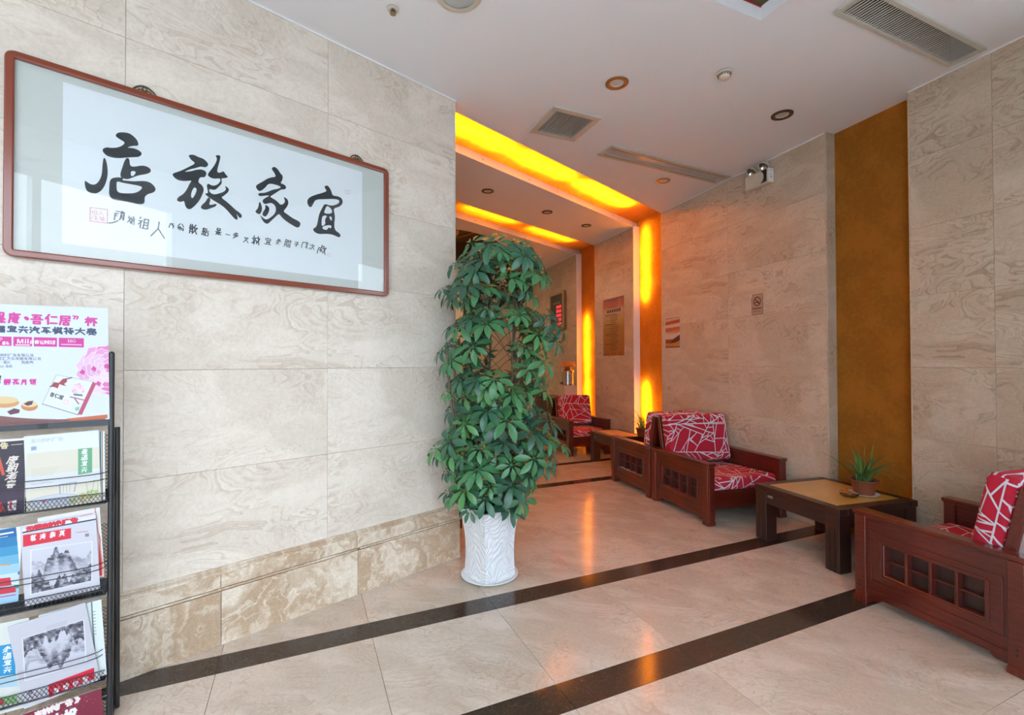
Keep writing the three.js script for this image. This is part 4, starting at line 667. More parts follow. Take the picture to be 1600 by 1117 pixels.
function table(c, turn, TW, TD, TH, label, plate) {
  const t = thing('side_table', label, 'table', c, turn, 'dark side tables between the armchairs');
  const L = 0.115;
  for (const [sx, sz] of [[-1, -1], [-1, 1], [1, -1], [1, 1]]) { const lg = mesh('leg', rbox(L, TH - 0.055, L, 0.005, sx * (TW / 2 - L / 2 - 0.008), (TH - 0.055) / 2, sz * (TD / 2 - L / 2 - 0.008), true), M.brown, t); for (const k of [-0.02, 0.02]) mesh('groove_strip', rbox(0.004, TH - 0.16, 0.006, 0.001, sx * (TW / 2 - 0.007), (TH - 0.16) / 2, sz * (TD / 2 - L / 2 - 0.008) + k), M.dark, lg); }
  for (const s of [-1, 1]) { mesh('apron', rbox(0.03, 0.10, TD - 2 * L, 0.004, s * (TW / 2 - 0.03), TH - 0.105, 0, true), M.brown, t); mesh('apron', rbox(TW - 2 * L, 0.10, 0.03, 0.004, 0, TH - 0.105, s * (TD / 2 - 0.03)), M.brown, t); }
  const rim = 0.085;
  mesh('top_frame', merge([rbox(rim, 0.05, TD, 0.007, -TW / 2 + rim / 2, TH - 0.03, 0, true), rbox(rim, 0.05, TD, 0.007, TW / 2 - rim / 2, TH - 0.03, 0, true), rbox(TW - 2 * rim, 0.05, rim, 0.007, 0, TH - 0.03, -TD / 2 + rim / 2), rbox(TW - 2 * rim, 0.05, rim, 0.007, 0, TH - 0.03, TD / 2 - rim / 2)]), M.brown, t);
  mesh('top_panel', box(TW - 2 * rim + 0.004, 0.03, TD - 2 * rim + 0.004, 0, TH - 0.0205, 0), M.goldTop, t).userData.label = 'golden wood panel let into the dark table top';
  if (plate) { mesh('name_plate', rbox(0.004, 0.022, 0.055, 0.001, -TW / 2 + 0.012, TH - 0.085, -TD / 2 + L + 0.05), M.steel, t); }
  return t;
}
const T1 = V(4.015, 0, -2.52), T2 = V(4.38, 0, -5.93);
table(T1, -7.6 * Math.PI / 180, 0.80, 0.80, 0.48, 'dark wooden side table with a golden top carrying a potted plant and an ashtray', true);
table(T2, -7.6 * Math.PI / 180, 0.52, 0.80, 0.48, 'dark wooden side table with a golden top beside the glowing wall slot', true);

// ---------------------------------------------------------------- pots with grassy plants, saucers, ashtray
const bladeMat = [lin(0.10, 0.27, 0.04), lin(0.06, 0.19, 0.03), lin(0.19, 0.36, 0.10)].map((c) => phys({ color: c, roughness: 0.5, transmission: 0.25, thickness: 0, side: THREE.DoubleSide }));
const dryMat = phys({ color: lin(0.24, 0.2, 0.07), roughness: 0.7, side: THREE.DoubleSide });
function blade(len, w, lean, droop, twist) {
  const n = 9, pos = [], idx = []; let x = 0, y = 0, a = lean;
  for (let i = 0; i <= n; i++) { const t = i / n, hw = w * 0.5 * Math.sin(Math.PI * Math.min(1, 0.18 + t * 0.82)) * (1 - 0.5 * t); pos.push(x, y + 0.15 * hw, -hw, x, y - 0.15 * hw, 0, x, y + 0.15 * hw, hw); x += Math.sin(a) * len / n; y += Math.cos(a) * len / n; a += droop / n * (0.6 + t); }
  for (let i = 0; i < n; i++) { const k = i * 3; for (const j of [0, 1]) idx.push(k + j, k + j + 1, k + j + 4, k + j, k + j + 4, k + j + 3); }
  const g = new THREE.BufferGeometry(); g.setAttribute('position', new THREE.Float32BufferAttribute(pos, 3)); g.setIndex(idx); g.computeVertexNormals(); g.setAttribute('uv', new THREE.Float32BufferAttribute(new Array(pos.length / 3 * 2).fill(0), 2)); return g;
}
function grassPot(at, R, Hh, n, label, s, spread, wisps) {
  const t = thing('potted_grass_plant', label, 'potted plant', at, 0, 'small potted plants on the side tables'); srand(s);
  mesh('pot', lathe([[0, 0.002], [R * 0.72, 0.002], [R * 0.76, 0.006], [R * 0.95, Hh * 0.86], [R * 1.08, Hh * 0.88], [R * 1.1, Hh * 0.98], [R * 1.04, Hh], [R * 0.95, Hh * 0.98], [R * 0.9, Hh * 0.8]], 40), M.terra, t);
  mesh('soil', lathe([[0, Hh * 0.88], [R * 0.92, Hh * 0.86]], 24), M.soil, t);
  for (let i = 0; i < n; i++) { const long = i % 4 === 0, g = blade(rr(0.12, 0.21) * (long ? spread * 1.4 : spread), rr(0.010, 0.018), rr(0.05, 0.95), long ? rr(1.0, 2.1) : rr(0.3, 1.2)); const m = mesh('leaf_blade', g, bladeMat[i % 3], t); m.position.set(rr(-0.4, 0.4) * R, Hh * 0.85, rr(-0.4, 0.4) * R); m.rotation.y = rr(0, 6.283); }
  for (let i = 0; i < wisps; i++) { const m = mesh('dry_stalk', blade(rr(0.28, 0.38), 0.004, rr(0.1, 0.5), rr(1.2, 2.4)), dryMat, t); m.position.set(0, Hh * 0.85, 0); m.rotation.y = i * 2.1 + 0.4; }
}
function saucer(at, R, label, mat) { const m = mesh('saucer', lathe([[0, 0.001], [R * 0.8, 0.001], [R, 0.014], [R * 0.97, 0.016], [R * 0.78, 0.006], [0, 0.006]], 40), mat, scene); m.position.copy(at); tag(m, label, 'saucer'); return m; }
{
  const p1 = hit(1350, 757, V(0, 1, 0), 0.48), a1 = V(Math.min(p1.x, 4.14), 0.478, 0); a1.z = a1.x / ray(1350, 757).x * ray(1350, 757).z;
  saucer(a1.clone().setY(0.4785), 0.105, 'white saucer under the potted plant beside the ashtray', M.white);
  grassPot(a1.clone().setY(0.4835), 0.092, 0.12, 70, 'leafy green plant in a terracotta pot beside the glass ashtray', 51, 1.75, 5);
  const ash = thing('ashtray', 'small clear glass ashtray on the golden table top', 'ashtray', V(0, 0, 0)); const q = a1.clone().add(V(-0.16, 0, -0.02)); ash.position.set(q.x, 0.4785, q.z);
  mesh('bowl', lathe([[0, 0.002], [0.05, 0.002], [0.062, 0.012], [0.066, 0.034], [0.056, 0.036], [0.050, 0.014], [0, 0.011]], 28), phys({ color: lin(0.9, 0.85, 0.75), roughness: 0.05, transmission: 1, thickness: 0.01, ior: 1.5, attenuationColor: lin(0.6, 0.45, 0.3), attenuationDistance: 0.03 }), ash);
  for (let i = 0; i < 3; i++) mesh('cigarette_rest', rbox(0.012, 0.008, 0.016, 0.002, 0, 0.037, 0.06).rotateY(i * 2.094), M.frosted, ash);
  const a2 = V(4.5, 0, 0); a2.z = a2.x / ray(1003, 660).x * ray(1003, 660).z;
  grassPot(a2.clone().setY(0.4785), 0.085, 0.12, 40, 'thin grassy plant in a terracotta pot in front of the glowing wall slot', 57, 1.5, 6);
}
// ================================================================ tall umbrella tree in its white pot
{
  const cx = 1.245, cz = -3.215;
  const sau = mesh('saucer', lathe([[0, 0.002], [0.165, 0.002], [0.205, 0.026], [0.208, 0.030], [0.200, 0.032], [0.160, 0.010], [0, 0.010]], 56), M.white, scene); sau.position.set(cx, 0, cz); tag(sau, 'round off-white saucer under the tall white pot', 'saucer');
  const t = thing('umbrella_tree', 'tall bushy umbrella tree in a square white pot at the end of the stone wall', 'potted plant', V(cx, 0.0105, cz), 0);
  // pot: square, waisted towards the foot, wood-grain relief on its faces
  const relief = (() => { const n = 512, f = (u, v) => { const w = fbm(u * 3, v * 2, 3, 3, 5) * 0.8, d = Math.abs(u - 0.5) * 2; return 0.5 + 0.5 * Math.sin((v * 9 + d * d * 5 * (0.6 + w) + w * 2.5) * 6.283 * 1.25); }; return dataTex(n, 0.5, f, false); })();
  relief.repeat.set(1, 1);
  const PHh = 0.50, half = (v) => 0.128 + 0.030 * v * v * (1.2 - 0.2 * v) - 0.012 * Math.sin(v * 3.14) + 0.006 * (1 - v);
  const pos = [], uv = [], idx = [], NV = 24, NU = 10;
  for (let f = 0; f < 4; f++) { const a = f * Math.PI / 2, b0 = pos.length / 3; for (let j = 0; j <= NV; j++) for (let i = 0; i <= NU; i++) { const v = j / NV, u = i / NU * 2 - 1, h = half(v), bow = h + 0.006 * (1 - u * u), x = u * h, z = bow; pos.push(x * Math.cos(a) + z * Math.sin(a), v * PHh, -x * Math.sin(a) + z * Math.cos(a)); uv.push(i / NU, v); } for (let j = 0; j < NV; j++) for (let i = 0; i < NU; i++) { const k = b0 + j * (NU + 1) + i; idx.push(k, k + 1, k + NU + 2, k, k + NU + 2, k + NU + 1); } }
  const pg = new THREE.BufferGeometry(); pg.setAttribute('position', new THREE.Float32BufferAttribute(pos, 3)); pg.setAttribute('uv', new THREE.Float32BufferAttribute(uv, 2)); pg.setIndex(idx); pg.computeVertexNormals();
  const potMat = phys({ color: lin(0.74, 0.76, 0.78), roughness: 0.35, clearcoat: 0.3, bumpMap: relief, bumpScale: 0.004 });
  const pot = mesh('pot', pg, potMat, t); pot.rotation.y = 15 * Math.PI / 180;
  mesh('pot_bottom', box(0.25, 0.01, 0.25, 0, 0.005, 0), potMat, pot);
  mesh('pot_rim', merge([box(0.31, 0.012, 0.02, 0, PHh - 0.006, 0.147), box(0.31, 0.012, 0.02, 0, PHh - 0.006, -0.147), box(0.02, 0.012, 0.274, 0.147, PHh - 0.006, 0), box(0.02, 0.012, 0.274, -0.147, PHh - 0.006, 0)]), potMat, pot);
  mesh('soil', box(0.28, 0.02, 0.28, 0, PHh - 0.05, 0), M.soil, pot);
  // stems
  const vd = V(cx, 0, cz).normalize(), rt = V(-vd.z, 0, vd.x), stemMat = std({ color: lin(0.10, 0.075, 0.045), roughness: 0.8 });   // vd away from the camera, rt to the right
  srand(71); const stems = [];
  for (const [a, b, top] of [[-0.05, 0.02, 2.05], [0.06, -0.03, 2.2], [0.0, 0.06, 2.3], [-0.09, -0.05, 1.7], [0.10, 0.04, 1.95]]) {
    const pts = []; for (let i = 0; i <= 6; i++) { const k = i / 6; pts.push(rt.clone().multiplyScalar(a * (1 + 2.4 * k) + rr(-0.03, 0.03)).addScaledVector(vd, b * (1 + 2 * k)).setY(PHh - 0.06 + (top - PHh) * k)); }
    stems.push(new THREE.CatmullRomCurve3(pts)); mesh('stem', tube(pts, 0.009, 20, 6), stemMat, t);
  }
  // palmate leaves: seven to nine leaflets round the tip of a stalk
  const leafMats = [lin(0.060, 0.200, 0.075), lin(0.040, 0.135, 0.072), lin(0.085, 0.250, 0.075), lin(0.034, 0.105, 0.062)].map((c) => phys({ color: c, roughness: 0.36, transmission: 0.12, thickness: 0, side: THREE.DoubleSide, specularIntensity: 0.9 }));
  const palm = (n, L, s) => {
    srand(s); const pos = [], idx = [];
    for (let k = 0; k < n; k++) {
      const a = k / n * 6.283 + rr(-0.12, 0.12), len = L * rr(0.82, 1.08) , w = len * rr(0.34, 0.42), dr0 = rr(-0.05, 0.35), dr = rr(0.5, 1.0); let r = 0.022, y = 0, an = dr0; const b0 = pos.length / 3, N = 5, ca = Math.cos(a), sa = Math.sin(a);
      const prof = [0.10, 0.62, 0.96, 1.0, 0.72, 0.04];
      for (let i = 0; i <= N; i++) { const hw = w / 2 * prof[i], fold = hw * 0.28; for (const e of [-1, 0, 1]) pos.push(r * ca - e * hw * sa, y + (e ? fold : 0), r * sa + e * hw * ca); r += Math.cos(an) * len / N; y -= Math.sin(an) * len / N; an += dr / N; }
      for (let i = 0; i < N; i++) { const q = b0 + i * 3; for (const e of [0, 1]) idx.push(q + e, q + e + 4, q + e + 1, q + e, q + e + 3, q + e + 4); }
      const c = pos.length / 3; pos.push(0, 0, 0, 0.004 * -sa, 0.002, 0.004 * ca, 0.022 * ca, 0, 0.022 * sa); idx.push(c, c + 1, c + 2);
    }
    const g = new THREE.BufferGeometry(); g.setAttribute('position', new THREE.Float32BufferAttribute(pos, 3)); g.setIndex(idx); g.computeVertexNormals(); g.setAttribute('uv', new THREE.Float32BufferAttribute(new Array(pos.length / 3 * 2).fill(0), 2)); return g;
  };
  const palms = [palm(8, 0.118, 1), palm(7, 0.108, 2), palm(9, 0.125, 3), palm(8, 0.10, 4), palm(7, 0.122, 5)];
  // outline of the crown in the photograph, as half-widths left and right of the pot's axis by height (metres)
  const D0 = Math.hypot(cx, cz), pxm = (px, y) => (px - 763) / 213;
  const rows = [[0.50, -0.16, 0.25], [0.62, -0.34, 0.34], [0.75, -0.42, 0.46], [0.95, -0.45, 0.58], [1.12, -0.42, 0.55], [1.3, -0.42, 0.46], [1.45, -0.38, 0.52], [1.62, -0.40, 0.56], [1.78, -0.38, 0.62], [1.95, -0.34, 0.40], [2.1, -0.45, 0.45], [2.2, -0.38, 0.47], [2.32, -0.26, 0.46], [2.42, -0.20, 0.36]];
  const lim = (y) => { for (let i = 0; i < rows.length - 1; i++) if (y >= rows[i][0] && y <= rows[i + 1][0]) { const k = (y - rows[i][0]) / (rows[i + 1][0] - rows[i][0]); return [mixn(rows[i][1], rows[i + 1][1], k), mixn(rows[i][2], rows[i + 1][2], k)]; } return [-0.1, 0.1]; };
  srand(2024); const placed = []; let tries = 0;
  while (placed.length < 285 && tries++ < 20000) {
    const y = rr(0.52, 2.40), [l, r] = lim(y), mid = (l + r) / 2, hw = (r - l) / 2 - 0.045, th = rr(0, 6.283), q = Math.sqrt(rr(0.25, 1));
    const u = mid + hw * q * Math.cos(th), d = 0.34 * q * Math.sin(th);
    if (y > 1.45 && y < 2.02 && Math.abs(u - 0.10) < 0.09 && rnd() < 0.9) continue;         // the gap one sees through
    if (placed.some((p) => Math.hypot((p[0] - u), (p[1] - y) * 0.9, (p[2] - d)) < 0.082)) continue;
    placed.push([u, y, d]);
  }
  for (const [u, y, d] of placed) {
    const p = rt.clone().multiplyScalar(u).addScaledVector(vd, d).setY(y);
    const [l, r] = lim(y), out = rt.clone().multiplyScalar((u - (l + r) / 2) * 1.3).addScaledVector(vd, d * 1.2 - 0.24); out.y = 0; const tilt = rr(0.5, 1.2); out.normalize();
    const axis = V(0, Math.cos(tilt), 0).addScaledVector(out, Math.sin(tilt)).normalize();
    const m = mesh('leaf', palms[Math.floor(rnd() * 5)], leafMats[rnd() < 0.38 ? 0 : rnd() < 0.5 ? 1 : rnd() < 0.5 ? 2 : 3], t);
    m.position.copy(p); m.quaternion.setFromUnitVectors(V(0, 1, 0), axis).multiply(new THREE.Quaternion().setFromAxisAngle(V(0, 1, 0), rr(0, 6.283))); m.scale.setScalar(rr(0.85, 1.2));
    const k0 = clamp((y - 0.15 - PHh) / 1.8, 0.02, 1), st = stems.reduce((b, c) => (c.getPoint(k0).distanceTo(p) < b.getPoint(k0).distanceTo(p) ? c : b)), k = clamp((y - 0.15 - PHh) / 1.8, 0.02, 1), a = st.getPoint(k), midp = a.clone().lerp(p, 0.55).add(V(0, 0.03, 0));
    mesh('leaf_stalk', tube([a, midp, p], 0.0025, 6, 4), stemMat, t);
  }
}
// ================================================================ things on the ceiling and the right wall
const ceilAt = (px, py) => hit(px, py, V(0, 1, 0), CH);
function downlight(px, py, R, label, ring) {
  const p = ceilAt(px, py), t = thing('downlight', label, 'downlight', p, 0, 'recessed ceiling downlights');
  mesh('ring', lathe([[R * 0.62, -0.004], [R * 0.7, -0.012], [R, -0.010], [R * 1.02, -0.002], [R, 0], [R * 0.62, 0]], 40), ring, t);
  mesh('inner_ring', lathe([[R * 0.44, -0.002], [R * 0.5, -0.009], [R * 0.62, -0.007], [R * 0.62, 0]], 32), M.ivory, t);
  mesh('lens', lathe([[0, -0.006], [R * 0.3, -0.005], [R * 0.46, -0.001]], 28), M.frosted, t);
}
downlight(964, 129, 0.085, 'brown-ringed recessed downlight between the square grille and the smoke detector', M.brass);
downlight(1222, 179, 0.085, 'grey recessed downlight above the wall near the brown niche', M.bronze);
downlight(1036, 282, 0.080, 'brown recessed downlight between the long light panel and the glowing slot', M.brass);
downlight(762, 298, 0.075, 'recessed downlight in the hall ceiling above the tall plant', M.bronze);
downlight(855, 331, 0.075, 'recessed downlight in the middle of the hall ceiling between two glowing slots', M.bronze);
downlight(916, 352, 0.075, 'recessed downlight in the hall ceiling close to the stone wall', M.bronze);
{ const p = ceilAt(716, -10), t = thing('round_ceiling_lamp', 'large round frosted ceiling lamp above the end of the stone wall', 'ceiling lamp', p); mesh('ring', lathe([[0.10, -0.012], [0.13, -0.016], [0.14, -0.004], [0.14, 0], [0.1, 0]], 40), M.ivory, t); mesh('lens', lathe([[0, -0.02], [0.06, -0.018], [0.104, -0.008]], 32), M.frosted, t); }
{ const p = ceilAt(614, 14), t = thing('sprinkler', 'small ivory sprinkler head in the ceiling beside the stone wall', 'sprinkler', p); mesh('plate', lathe([[0.018, -0.010], [0.034, -0.008], [0.037, 0], [0.018, 0]], 28), M.ivory, t); mesh('head', merge([rod(V(0, 0, 0), V(0, -0.03, 0), 0.008), lathe([[0, -0.032], [0.018, -0.032], [0.018, -0.029], [0, -0.029]], 16)]), M.brass, t); }
{ const p = ceilAt(1132, 113), t = thing('smoke_detector', 'ivory round smoke detector on the white ceiling', 'smoke detector', p); mesh('base', lathe([[0, -0.018], [0.052, -0.018], [0.056, -0.010], [0.056, 0], [0, 0]], 36), M.ivory, t); mesh('dome', lathe([[0, -0.052], [0.026, -0.051], [0.036, -0.044], [0.040, -0.034], [0.046, -0.018], [0, -0.018]], 36), M.ivory, t); const s = []; for (let i = 0; i < 16; i++) s.push(box(0.006, 0.008, 0.004, 0, -0.028, 0.043).rotateY(i / 16 * 6.283)); mesh('vents', merge(s), M.dark, t); }
{ const p = ceilAt(1066, -4); }
// square grille, long linear grille with pale strip, large supply grille
function grille(corners, label, nSlat, along, rim, kind) {   // corners in plan: x0 z0 x1 z1
  const [x0, z0, x1, z1] = corners, w = Math.abs(x1 - x0), d = Math.abs(z1 - z0), c = V((x0 + x1) / 2, CH, (z0 + z1) / 2);
  const t = thing(kind, label, 'ceiling grille', c, 0);
  mesh('frame', merge([rbox(w, 0.018, rim, 0.004, 0, -0.009, -d / 2 + rim / 2), rbox(w, 0.018, rim, 0.004, 0, -0.009, d / 2 - rim / 2), rbox(rim, 0.018, d - 2 * rim, 0.004, -w / 2 + rim / 2, -0.009, 0), rbox(rim, 0.018, d - 2 * rim, 0.004, w / 2 - rim / 2, -0.009, 0)]), M.ventPlastic, t);
  if (nSlat) { const a = w - 2 * rim, b = d - 2 * rim, hh = 0.34; mesh('duct', merge([box(a, 0.004, b, 0, hh, 0), box(0.003, hh, b, -a / 2, hh / 2, 0), box(0.003, hh, b, a / 2, hh / 2, 0), box(a, hh, 0.003, 0, hh / 2, -b / 2), box(a, hh, 0.003, 0, hh / 2, b / 2)]), M.duct, t); } else mesh('strip', box(w - 2 * rim, 0.002, d - 2 * rim, 0, -0.0012, 0), M.frosted, t);
  const iw = w - 2 * rim, id = d - 2 * rim;
  for (let i = 0; i < nSlat; i++) { const k = (i + 0.5) / nSlat - 0.5; const m = mesh('slat', along === 'z' ? box(0.0045, 0.005, id) : box(iw, 0.005, 0.0045), M.ventPlastic, t); m.position.set(along === 'z' ? k * iw : 0, -0.013, along === 'z' ? 0 : k * id); if (along === 'z') m.rotation.z = 0.35; else m.rotation.x = 0.35; }
  return t;
}
grille([1.89, -3.39, 2.37, -3.86], 'square ivory return grille with fine slats in the ceiling', 18, 'z', 0.055, 'square_grille');
grille([2.94, -1.585, 4.24, -1.80], 'long ivory supply grille with close cross slats beside the wall', 52, 'z', 0.03, 'supply_grille');
{ const g = grille([2.74, -3.82, 4.46, -4.06], 'long narrow ceiling panel with an ivory frame and a pale grey strip', 0, 'z', 0.05, 'linear_ceiling_panel'); g.rotation.y = 0.05; mesh('inner_bead', merge([rbox(1.62, 0.006, 0.008, 0.002, 0, -0.018, 0.07), rbox(1.62, 0.006, 0.008, 0.002, 0, -0.018, -0.07)]), M.brass, g); }

// right wall: emergency light, notices
const onRight = (px, py, out = 0) => hit(px, py, V(1, 0, 0.09), 4.43 - 0.09 * 2.77 - out * 1.004);
{
  const p = onRight(1190, 282), t = thing('emergency_light', 'twin-headed ivory emergency light under the ceiling on the stone wall', 'emergency light', p, RB);
  const w = 0.30, h = 0.15, d = 0.075;
  mesh('housing', rbox(w, h, d, 0.008, 0, 0, d / 2 + 0.001), M.ivory, t);
  mesh('dark_panel', rbox(0.10, h - 0.02, 0.004, 0.001, 0.085, 0, d + 0.002), M.black, t);
  mesh('cover', merge([rbox(0.17, h - 0.012, 0.008, 0.003, -0.055, 0, d + 0.003), new THREE.CylinderGeometry((h - 0.012) / 2, (h - 0.012) / 2, 0.008, 28, 1, false, 0, Math.PI).rotateX(Math.PI / 2).rotateZ(0).translate(0.03, 0, d + 0.003)]), M.ivory, t);
  const sp = rbox(0.006, h - 0.01, d - 0.01, 0.002, w / 2 + 0.002, 0, d / 2); mesh('side_plate', sp, M.white, t);
  for (const [y, z, s] of [[0.045, 0.028, 0.007], [0.045, 0.046, 0.007], [0.008, 0.038, 0.008], [-0.02, 0.038, 0.011]]) mesh('socket', box(0.003, s, s, w / 2 + 0.006, y, z), M.dark, t);
  for (const x of [-0.085, 0.075]) { const hd = new THREE.Group(); hd.name = 'lamp_head'; hd.position.set(x, h / 2 + 0.045, d / 2 + 0.01); hd.rotation.x = 0.9; t.add(hd); mesh('shell', lathe([[0, -0.045], [0.03, -0.04], [0.05, -0.015], [0.055, 0.012], [0.050, 0.014], [0.044, 0.0]], 32).rotateX(Math.PI / 2), M.ivory, hd); mesh('reflector', lathe([[0, -0.024], [0.022, -0.020], [0.040, -0.004], [0.049, 0.010]], 32).rotateX(Math.PI / 2), M.steel, hd); mesh('neck', rod(V(0, -0.02, -0.03), V(0, -0.05, -0.02), 0.012), M.ivory, t).position.set(x, h / 2 + 0.045, d / 2 + 0.02); }
  mesh('cable', tube([V(0.14, 0.07, 0.02), V(0.135, 0.12, 0.012), V(0.12, CH - p.y - 0.004, 0.01)], 0.0035), M.ivory, t);
}
function wallSheetThing(name, label, category, pxC, w, h, draw, out = 0.002, curl) {
  const p = onRight(...pxC), ax = V(-0.09, 0, 1).normalize(), P = new Print(p, ax, V(0, 1, 0), w, h, 900); draw(P);
  const t = thing(name, label, category, p, RB); mesh('sheet', sheetGeo(w, h, 0.003).translate(0, 0, out + 0.0016), P.material({ roughness: 0.4 }), t); return [t, P];
}
{
  const [t] = wallSheetThing('no_smoking_notice', 'small clear notice with a red no smoking symbol on the stone wall', 'notice', [1183.6, 475.4], 0.15, 0.225, (P) => {
    const g = P.g, W2 = P.w, H2 = P.h; P.fill('#c9b39a'); g.strokeStyle = '#8e765e'; g.lineWidth = 4; g.strokeRect(4, 4, W2 - 8, H2 - 8);
    g.strokeStyle = '#8e1f1a'; g.lineWidth = 10; g.beginPath(); g.arc(W2 / 2, H2 * 0.36, W2 * 0.3, 0, 7); g.stroke(); g.beginPath(); g.moveTo(W2 / 2 - W2 * 0.21, H2 * 0.36 - W2 * 0.21); g.lineTo(W2 / 2 + W2 * 0.21, H2 * 0.36 + W2 * 0.21); g.stroke();
    g.strokeStyle = '#3a1512'; g.lineWidth = 9; g.beginPath(); g.moveTo(W2 * 0.3, H2 * 0.41); g.lineTo(W2 * 0.6, H2 * 0.39); g.lineTo(W2 * 0.68, H2 * 0.45); g.stroke(); g.strokeStyle = '#b0675a'; g.lineWidth = 4; g.beginPath(); g.moveTo(W2 * 0.55, H2 * 0.34); g.bezierCurveTo(W2 * 0.5, H2 * 0.3, W2 * 0.62, H2 * 0.28, W2 * 0.56, H2 * 0.23); g.stroke();
    g.fillStyle = '#2a1c16'; for (let i = 0; i < 8; i++) g.fillRect(W2 * (0.1 + i * 0.1), H2 * 0.66, W2 * 0.065, H2 * 0.07); g.fillStyle = '#6a5646'; for (let i = 0; i < 9; i++) g.fillRect(W2 * (0.16 + i * 0.075), H2 * 0.82, W2 * 0.05, H2 * 0.035);
  });
  mesh('tape', box(0.02, 0.03, 0.001, -0.075, 0.10, 0.004), M.white, t);
}
wallSheetThing('wall_poster', 'small white-edged poster with orange and brown picture beside the glowing slot', 'poster', [1051.3, 519.5], 0.345, 0.455, (P) => {
  const g = P.g, w = P.w, h = P.h; P.fill('#e9e2dc'); const m = w * 0.06; g.fillStyle = '#d9a386'; g.fillRect(m, m, w - 2 * m, h - 2 * m); g.save(); g.beginPath(); g.rect(m, m, w - 2 * m, h - 2 * m); g.clip();
  const band = (y, k, c) => { g.fillStyle = c; g.beginPath(); g.moveTo(0, y); g.lineTo(w, y - k); g.lineTo(w, y - k + 40); g.lineTo(0, y + 40); g.fill(); };
  band(h * 0.10, 8, '#e6c9b4'); band(h * 0.17, 22, '#c2502c'); band(h * 0.27, 14, '#e9dccb'); band(h * 0.36, 10, '#c8693f'); band(h * 0.45, 12, '#d98d66'); g.fillStyle = '#ecdfd2'; g.fillRect(m, h * 0.50, w, h * 0.2);
  g.fillStyle = '#7a5a48'; for (let i = 0; i < 11; i++) g.fillRect(w * (0.18 + i * 0.055), h * 0.53 - i, w * 0.035, h * 0.018); for (let i = 0; i < 6; i++) g.fillRect(w * (0.16 + i * 0.05), h * 0.45 - i, w * 0.03, h * 0.014);
  g.fillStyle = '#b5461c'; g.fillRect(m, h * 0.70, w, h * 0.12); g.fillStyle = '#5a2a12'; g.beginPath(); g.moveTo(w * 0.3, h * 0.84); g.lineTo(w * 0.6, h * 0.68); g.lineTo(w, h * 0.56); g.lineTo(w, h * 0.74); g.lineTo(w * 0.6, h * 0.80); g.fill(); g.fillStyle = '#d99a2c'; g.beginPath(); g.moveTo(0, h * 0.86); g.quadraticCurveTo(w * 0.5, h * 0.9, w, h * 0.72); g.lineTo(w, h * 0.84); g.quadraticCurveTo(w * 0.4, h, 0, h * 0.93); g.fill(); g.fillStyle = '#8e2312'; g.fillRect(m, h * 0.92, w, h * 0.04); g.restore();
});
wallSheetThing('tall_wall_poster', 'tall orange poster with a red head and dark text lines in the hall', 'poster', [958.5, 510.5], 0.66, 0.97, (P) => {
  const g = P.g, w = P.w, h = P.h; const gr = g.createLinearGradient(0, 0, 0, h); for (const [a, c] of [[0, '#b3301e'], [0.12, '#c24a34'], [0.22, '#d8b7a2'], [0.38, '#cdb06a'], [0.52, '#c08a2c'], [1, '#b8741a']]) gr.addColorStop(a, c); g.fillStyle = gr; g.fillRect(0, 0, w, h);
  g.fillStyle = '#8e2418'; g.beginPath(); g.moveTo(0, 0); g.quadraticCurveTo(w * 0.5, h * 0.12, w, h * 0.02); g.lineTo(w, 0); g.fill(); g.strokeStyle = '#d9c9a0'; g.lineWidth = 7; g.beginPath(); g.ellipse(w * 0.8, h * 0.09, w * 0.05, h * 0.05, 0, 0, 7); g.stroke();
  const row = (y, x0, n, bw, bh, c) => { g.fillStyle = c; for (let i = 0; i < n; i++) g.fillRect(w * (x0 + i * bw * 1.25), h * y, w * bw, h * bh); };
  row(0.145, 0.25, 7, 0.045, 0.018, '#6a3a34'); row(0.20, 0.2, 6, 0.09, 0.05, '#2a1a18');
  let y = 0.28; srand(64); for (let i = 0; i < 19; i++) { const head = i % 5 === 0; row(y, head ? 0.12 : 0.36, head ? 9 : Math.floor(rr(4, 7)), head ? 0.05 : 0.055, head ? 0.018 : 0.014, '#5a3414'); if (!head && i % 2) row(y, 0.22, 2, 0.03, 0.014, '#6a4420'); y += 0.034; }
  g.fillStyle = '#94591a'; for (let i = 0; i < 40; i++) { const x = rnd() * w, k = rr(0.02, 0.07) * h; g.fillRect(x, h - k, w * 0.018, k); }
});
